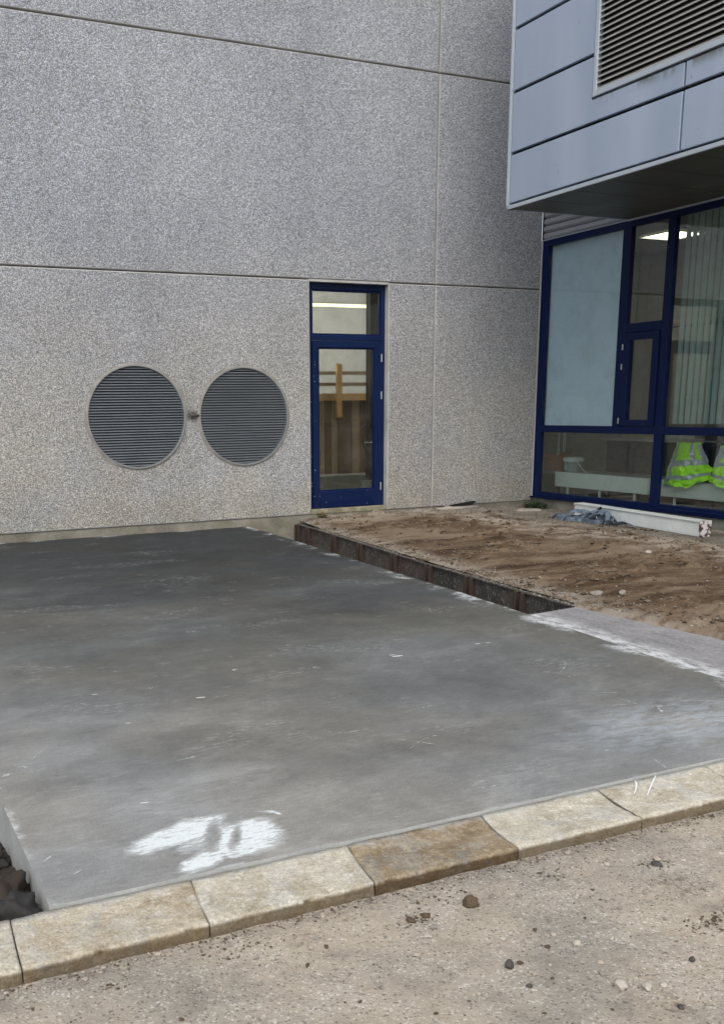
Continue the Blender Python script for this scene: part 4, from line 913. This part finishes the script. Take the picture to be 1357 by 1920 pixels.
ribbon([(-.30, -.10, .008), (-.28, -.22, .01), (-.31, -.36, .012), (-.30, -.50, .008)], .09, M_WEB, 0, tilt=.15)
ribbon([(.02, .55, .01), (-.06, .42, .05), (-.10, .30, .03), (-.05, .22, .02)], .05, M_ORW, .3, nm='orange_tag', tilt=.8)
ribbon([(-.05, -.35, .02), (-.02, -.5, .05), (-.05, -.66, .03), (-.10, -.75, .01)], .06, M_WEB, .2, tilt=.5)

# weeds
M_LEAF = plain('dark_weed_leaf', (.035, .060, .022), .7, var=.4, scale=30); M_LEAF2 = plain('dry_weed_leaf', (.17, .14, .07), .8, var=.3, scale=30)
def weed(loc, r, n_, h, mt, label, seed):
    m = MB(); q = random.Random(seed)
    for k in range(n_):
        a_ = q.uniform(0, 6.283); rr = r*math.sqrt(q.random()); z_ = q.uniform(.2, 1)*h*(1-.6*rr/r); x_, y_ = rr*math.cos(a_)*.8, rr*math.sin(a_)
        l = q.uniform(.018, .045); b_ = q.uniform(0, 6.28); tl = q.uniform(-.6, .9); w_ = l*.38; dx, dy = math.cos(b_)*l, math.sin(b_)*l
        m.quadface([(x_, y_, z_), (x_+dx*.5-dy*w_/l, y_+dy*.5+dx*w_/l, z_+tl*l*.5), (x_+dx, y_+dy, z_+tl*l*.7), (x_+dx*.5+dy*w_/l, y_+dy*.5-dx*w_/l, z_+tl*l*.5)])
    root = empty('weed', label, 'plant'); root.location = loc; m.build('foliage', mt, root, fixn=False)
    s_ = MB()
    for k in range(9): a_ = q.uniform(0, 6.283); s_.tube([(0, 0, 0), (r*.4*math.cos(a_), r*.4*math.sin(a_), h*.5), (r*.7*math.cos(a_), r*.7*math.sin(a_), h*.7)], .0035, 4)
    s_.build('stem', mt, root)
weed((9.08, 11.16, .03), .20, 520, .13, M_LEAF, 'dark green weed tuft in the corner under the window wall', 1)
weed((5.80, 11.42, .02), .07, 130, .16, M_LEAF2, 'dry brownish weed at the left foot of the blue door', 2)
# black membrane strip along the wall foot
m = MB()
for i in range(24):
    x_ = 5.86+i*.078; y_ = 11.40-.004*i+.012*math.sin(i*1.3); hh = .055+.006*math.sin(i*.8)
    m.box(x_, x_+.079, y_, y_+.03+.002*(i % 3), .0, hh-.0*(i % 2)+.001*(i % 2))
tag(m.build('membrane_strip', M_DARK), 'black damp-proof strip sticking up below the door sill', 'membrane strip')
tag(MB().prism([(7.62, .086), (8.25, .150), (8.30, .135), (8.22, .095)], 11.488, 11.499, lambda a_, b_, d: (a_, d, b_)).build('cladding_gap', M_DARK), 'dark torn flashing wedge at the wall foot right of the door', 'flashing')
zt = float(dirt_h(np.array([7.8]), np.array([11.3]))[0])
m = MB().box(7.55, 7.92, 11.26, 11.38, zt, zt+.028); tag(m.build('paving_sliver', M_WHITEST, bevel=.006), 'flat pale stone sliver at the wall foot right of the door', 'stone')
m = MB().box(7.95, 8.22, 11.31, 11.42, zt+.0, zt+.022); tag(m.build('paving_sliver', M_MORTAR, bevel=.006), 'greyer flat stone sliver just right of the pale one', 'stone')
m = MB().prism([(8.62, 10.98), (8.95, 10.86), (9.02, 11.02), (8.75, 11.10)], .012, .040, lambda a_, b_, d: (a_, b_, d)); tag(m.build('broken_tile', M_WHITEST, bevel=.004), 'broken pale tile lying left of the corner weed', 'tile')

# clods in the pit beside the slab
for k, (loc, s_, mt, lab) in enumerate([((.345, 3.02, -.115), (.115, .12, .12), M_CLODB, 'big brown clod wedged against the slab side, upper one'), ((.375, 2.855, -.085), (.085, .085, .10), M_CLODG, 'dark charcoal clod in the corner of slab and kerb'),
        ((.20, 2.86, -.12), (.09, .08, .09), M_CLODB, 'brown clod by the kerb left of the charcoal one'), ((.30, 3.28, -.13), (.09, .10, .08), M_CLODB, 'smaller brown clod farther along the slab side'),
        ((.38, 3.50, -.15), (.07, .08, .07), M_CLODG, 'small dark clod at the far end of the pit'), ((.12, 3.12, -.14), (.09, .09, .08), M_CLODB, 'brown clod at the left photo edge')]):
    tag(ico_rock('soil_clod', loc, s_, mt, 40+k, 4, .42, .9), lab, 'clod')
n_ = 3200; xy = np.stack([rng.uniform(-.6, .44, n_), rng.uniform(2.76, 4.5, n_)], 1)
z_ = -.20+.09*(fbm(xy[:, 0], xy[:, 1], 3.5, 4, 21)-.5)+.05*(fbm(xy[:, 0], xy[:, 1], 16, 3, 22)-.5)
pebbles('pit_rubble', np.column_stack([xy, z_]), .005+.030*rng.random(n_)**1.8, [M_CLODB, M_CLODG, M_CRUMB], rng.choice(3, n_, p=[.6, .30, .10]))

# stones on the road
def road_at(x_, y_): return float(road_h(np.array([x_]), np.array([y_]))[0])
ST = [(1.667, 2.279, .024, M_OCHRE, 'dark olive-brown clod nearest below the kerb', 1.0), (1.510, 2.285, .018, M_OCHRE, 'crumbled brown clod left of the olive-brown one', .5), (1.450, 2.275, .014, M_OCHRE, 'small crumb at the left end of the crumbled clod', .5),
      (1.561, 1.945, .0145, M_GREYST, 'dark grey stone alone in the middle foreground', 1.1), (1.770, 1.736, .020, M_WHITEST, 'largest pale stone in the foreground', .7), (1.828, 1.699, .015, M_WHITEST, 'pale stone in the middle of the foreground three', .7),
      (1.880, 1.692, .011, M_WHITEST, 'thin white chip right of the two pale stones', .45), (2.043, 1.746, .010, M_GREYST, 'small dark stone near the right foreground edge', .9), (1.549, 1.840, .008, M_GREYST, 'tiny dark stone below the lone grey stone', .9),
      (1.809, 1.955, .014, M_WHITEST, 'upright pale stone above the foreground three', .9), (1.640, 2.075, .010, M_WHITEST, 'flat pale chip in the mid foreground', .4), (2.398, 2.228, .018, M_GREYST, 'dark flat clod near the right kerb end', .5),
      (2.43, 2.26, .013, M_TANST, 'tan clod touching the dark flat one', .5), (1.845, 1.60, .010, M_GREYST, 'small dark stone at the bottom right', .8), (1.79, 2.03, .011, M_TANST, 'tan chip beyond the upright pale stone', .5)]
for k, (x_, y_, s_, mt, lab, fl_) in enumerate(ST):
    tag(ico_rock('stone', (x_, y_, road_at(x_, y_)+s_*fl_*.45), (s_*1.15, s_*.95, s_), mt, 70+k, 3, .3, fl_), lab, 'stone')
# gravel scatters
def scat(n_, x0, x1, y0, y1, dens=None):
    x_ = rng.uniform(x0, x1, n_); y_ = rng.uniform(y0, y1, n_)
    if dens is not None: k_ = rng.random(n_) < dens(x_, y_); x_, y_ = x_[k_], y_[k_]
    return x_, y_
x_, y_ = scat(26000, -.4, 4.2, 1.25, 2.455, lambda x, y: np.clip((fbm(x, y, 2.2, 3, 50)-.32)*1.9, .08, 1))
rad = .0009+.0030*rng.random(len(x_))**3.0
pebbles('road_gravel', np.column_stack([x_, y_, road_h(x_, y_)+rad*.25]), rad, [M_TANST, M_WHITEST, M_GREYST, M_GRVL], rng.choice(4, len(x_), p=[.42, .22, .10, .26]))
x_, y_ = scat(1000, -.2, 4.0, 1.3, 2.45); rad = .0035+.009*rng.random(len(x_))**3
pebbles('road_gravel', np.column_stack([x_, y_, road_h(x_, y_)+rad*.2]), rad, [M_TANST, M_WHITEST, M_BROWNST, M_GRVL], rng.choice(4, len(x_), p=[.42, .16, .12, .30]))
cx = np.concatenate([rng.normal(a_, c_, n__) for a_, b_, c_, n__ in ((2.40, 2.24, .035, 60), (2.26, 1.87, .05, 130), (1.47, 2.28, .03, 70), (2.05, 2.33, .05, 40), (.95, 2.36, .06, 60), (1.62, 2.36, .05, 40), (.55, 2.34, .03, 30))])
cy = np.concatenate([rng.normal(b_, c_*.55, n__) for a_, b_, c_, n__ in ((2.40, 2.24, .035, 60), (2.26, 1.87, .05, 130), (1.47, 2.28, .03, 70), (2.05, 2.33, .05, 40), (.95, 2.36, .06, 60), (1.62, 2.36, .05, 40), (.55, 2.34, .03, 30))])
k_ = cy < 2.45; cx, cy = cx[k_], cy[k_]; rad = .0015+.005*rng.random(len(cx))**2
pebbles('road_crumbs', np.column_stack([cx, cy, road_h(cx, cy)+rad*.2]), rad, [M_BROWNST, M_OCHRE, M_CRUMB], rng.choice(3, len(cx)))
cx = rng.uniform(-.3, 4.5, 5200); cy = 2.458-np.abs(rng.normal(0, .028, 5200)); rad = .0010+.0050*rng.random(5200)**3
pebbles('kerb_foot_grit', np.column_stack([cx, cy, road_h(cx, cy)+rad*.3]), rad, [M_TANST, M_CRUMB, M_BROWNST, M_GRVL], rng.choice(4, 5200, p=[.3, .35, .15, .2]))
def dd(x, y):
    f_ = x-form_x(y); e = np.exp(-(f_/.22)**2) + .9*np.clip((y-10.9)/.4, 0, 1) + .9*np.exp(-((x+.06*y-8.35+.5*(fbm(x, y, 1.6, 3, 60)-.5))/.35)**2)
    return np.clip(e*(.35+.9*(fbm(x, y, 3, 3, 61)-.2))+.06, 0, 1)
x_, y_ = scat(60000, 4.9, 9.25, 3.6, 11.45, dd); k_ = x_ > form_x(y_)+.01; x_, y_ = x_[k_], y_[k_]
rad = .0030+.008*rng.random(len(x_))**2.2
mi_ = rng.choice(4, len(x_), p=[.46, .04, .22, .28])
lx = rng.uniform(5.5, 11.4, 5200); lx = lx[rng.random(5200) < np.clip((fbm(lx, lx*0, 1.7, 4, 71)-.30)*2.2, .05, 1)]
px_ = form_x(lx)-.038+.075*rng.random(len(lx)); rl = .0022+.006*rng.random(len(lx))**2
pebbles('bank_gravel', np.concatenate([np.column_stack([x_, y_, dirt_h(x_, y_)+rad*.3]), np.column_stack([px_, lx, .001+rl*.4+.012*rng.random(len(lx))*(px_ > form_x(lx))])]), np.concatenate([rad, rl]), [M_GRVL, M_WHITEST, M_BROWNST, M_CRUMB], np.concatenate([mi_, rng.choice(4, len(lx), p=[.55, .05, .15, .25])]))
x_, y_ = scat(9000, 5.0, 8.6, 3.6, 11.2, lambda x, y: np.clip((fbm(x, y*1.6, 3.2, 3, 14)-.56)*4, .012, 1)+.5*(y < 5.4)*(x-form_x(y) < .5)); k_ = x_ > form_x(y_)+.05; x_, y_ = x_[k_], y_[k_]
rad = .006+.022*rng.random(len(x_))**2.5
pebbles('soil_crumbs', np.column_stack([x_, y_, dirt_h(x_, y_)+rad*.25]), rad, [M_OCHRE, M_BROWNST, M_CRUMB], rng.choice(3, len(x_), p=[.35, .30, .35]))
for k, (x_, y_, s_, lab) in enumerate([(5.06, 5.72, .026, 'pale stone at the near end of the shuttering'), (5.20, 5.62, .036, 'grey rubble lump at the corner of the strip and soil'), (5.34, 5.50, .028, 'grey rubble lump right of the corner lump'), (7.15, 7.05, .030, 'small white stone alone on the open soil')]):
    tag(ico_rock('rubble_stone', (x_, y_, float(dirt_h(np.array([x_]), np.array([y_]))[0])+s_*.25), (s_*1.3, s_, s_), M_WHITEST if k == 3 else M_GRVL, 90+k, 3, .3, .7), lab, 'stone')

# chalky scrapes and drips on the slab and kerb (thin dried cement film)
def mat_scuff():
    g = G('dried_cement_film', .85); t = g.t; pos = g.world(); g.b.inputs['Base Color'].default_value = (.55, .58, .58, 1)
    n = g.ma('MULTIPLY', g.sm(g.noise(34, 5, .8, pos), .44, .60), g.sm(g.noise(4, 3, .6, pos), .35, .55, 0.25, .8)); g.t.links.new(n, g.b.inputs['Alpha']); return g.m
M_SCUFF = mat_scuff()
def scuffs(name, lines, z_, parent):
    m = MB()
    for pts, wd in lines:
        P = [Vector((p[0], p[1], z_)) for p in pts]; Q = []
        for i in range(len(P)-1):
            p0, p1, p2, p3 = P[max(i-1, 0)], P[i], P[i+1], P[min(i+2, len(P)-1)]
            for k in range(6): t = k/6; Q.append(.5*((2*p1)+(-p0+p2)*t+(2*p0-5*p1+4*p2-p3)*t*t+(-p0+3*p1-3*p2+p3)*t**3))
        Q.append(P[-1]); k0 = len(m.v)
        for i, q in enumerate(Q):
            t = (Q[min(i+1, len(Q)-1)]-Q[max(i-1, 0)]).normalized(); s_ = t.cross(Vector((0, 0, 1))); ww = wd*(.35+.65*math.sin(math.pi*min(.97, max(.03, i/(len(Q)-1)))))
            m.v.append(tuple(q-s_*ww/2)); m.v.append(tuple(q+s_*ww/2))
        for i in range(len(Q)-1): m.f.append((k0+2*i, k0+2*i+1, k0+2*i+3, k0+2*i+2)); m.m.append(0)
    return stuff(m.build(name, M_SCUFF, parent, fixn=False))
def at0(u, v):     # slab point seen at a photograph pixel
    r = (right*((u-PX)/F) + down*((v-PY)/F) + fwd); t = -EYE/r.z; return (r.x*t, r.y*t)
L = []
for pts, wd in [([(1165, 1312), (1200, 1322), (1230, 1325), (1262, 1322), (1275, 1318)], .012), ([(1228, 1322), (1238, 1332), (1243, 1338)], .016), ([(1130, 1335), (1150, 1325), (1172, 1322)], .010),
                ([(1270, 1318), (1300, 1314), (1340, 1316), (1357, 1314)], .016), ([(1180, 1345), (1200, 1362), (1232, 1376)], .010), ([(1215, 1340), (1240, 1346), (1275, 1342), (1310, 1350), (1357, 1362)], .012),
                ([(1226, 1425), (1238, 1433), (1248, 1441)], .012), ([(1045, 1230), (1060, 1245), (1050, 1262)], .008), ([(735, 1385), (780, 1392), (830, 1398)], .008), ([(760, 1410), (800, 1385), (830, 1378)], .006),
                ([(60, 1425), (75, 1412), (85, 1406)], .018), ([(30, 1440), (45, 1438), (50, 1441)], .022), ([(5, 1455), (15, 1456), (24, 1457)], .05), ([(82, 1617), (92, 1610), (96, 1606)], .008), ([(130, 1645), (145, 1637), (155, 1631)], .006),
                ([(845, 1470), (870, 1476), (905, 1478), (930, 1474)], .012), ([(1000, 1260), (1040, 1262), (1075, 1272)], .010), ([(600, 1370), (640, 1375), (690, 1368)], .008), ([(150, 1320), (190, 1325), (240, 1318)], .010)]:
    L.append(([at0(*p) for p in pts], wd))
r_ = random.Random(31)
for k in range(16):
    u, v = r_.uniform(20, 1330), r_.uniform(1100, 1520); p = at0(u, v)
    if not (.6 < p[0] < float(edge_x(p[1]))-.1 and p[1] > 2.9): continue
    a_ = r_.uniform(-.5, .5)-.3; l = r_.uniform(.02, .10); L.append(([(p[0]+l*t*math.cos(a_)+r_.uniform(-.008, .008), p[1]+l*t*math.sin(a_)+r_.uniform(-.008, .008)) for t in (-1, -.3, .4, 1)], r_.uniform(.004, .020)))
scuffs('cement_scrape', L, .0022, slab)
flat = []
for u, v, s_ in [(745, 1231, .022), (735, 1229, .012), (895, 1208, .012), (915, 1206, .010), (440, 1256, .009), (178, 1303, .009), (438, 1258, .006), (376, 1309, .016), (240, 1357, .008), (1137, 1408, .006), (270, 1507, .010), (590, 1252, .007)]:
    p = at0(u, v); flat.append(([(p[0]-s_*1.6, p[1]+.003), (p[0], p[1]), (p[0]+s_*1.6, p[1]-.004)], s_*.8))
o = scuffs('cement_fleck', flat, .0026, slab); o.data.materials.clear(); o.data.materials.append(plain('white_cement_fleck', (.72, .74, .72), .8, var=.1))
kerb10 = bpy.data.objects['kerb_stone.009'] if 'kerb_stone.009' in bpy.data.objects else bed
dk = [([at0(1190, 1464), at0(1193, 1474), at0(1188, 1490)], .0065), ([at0(1229, 1455), at0(1222, 1470), at0(1213, 1492)], .0065)]
o = scuffs('cement_drip', dk, .001, bed); o.data.materials.clear(); o.data.materials.append(bpy.data.materials['white_cement_fleck'])
print('objects', len(bpy.data.objects))
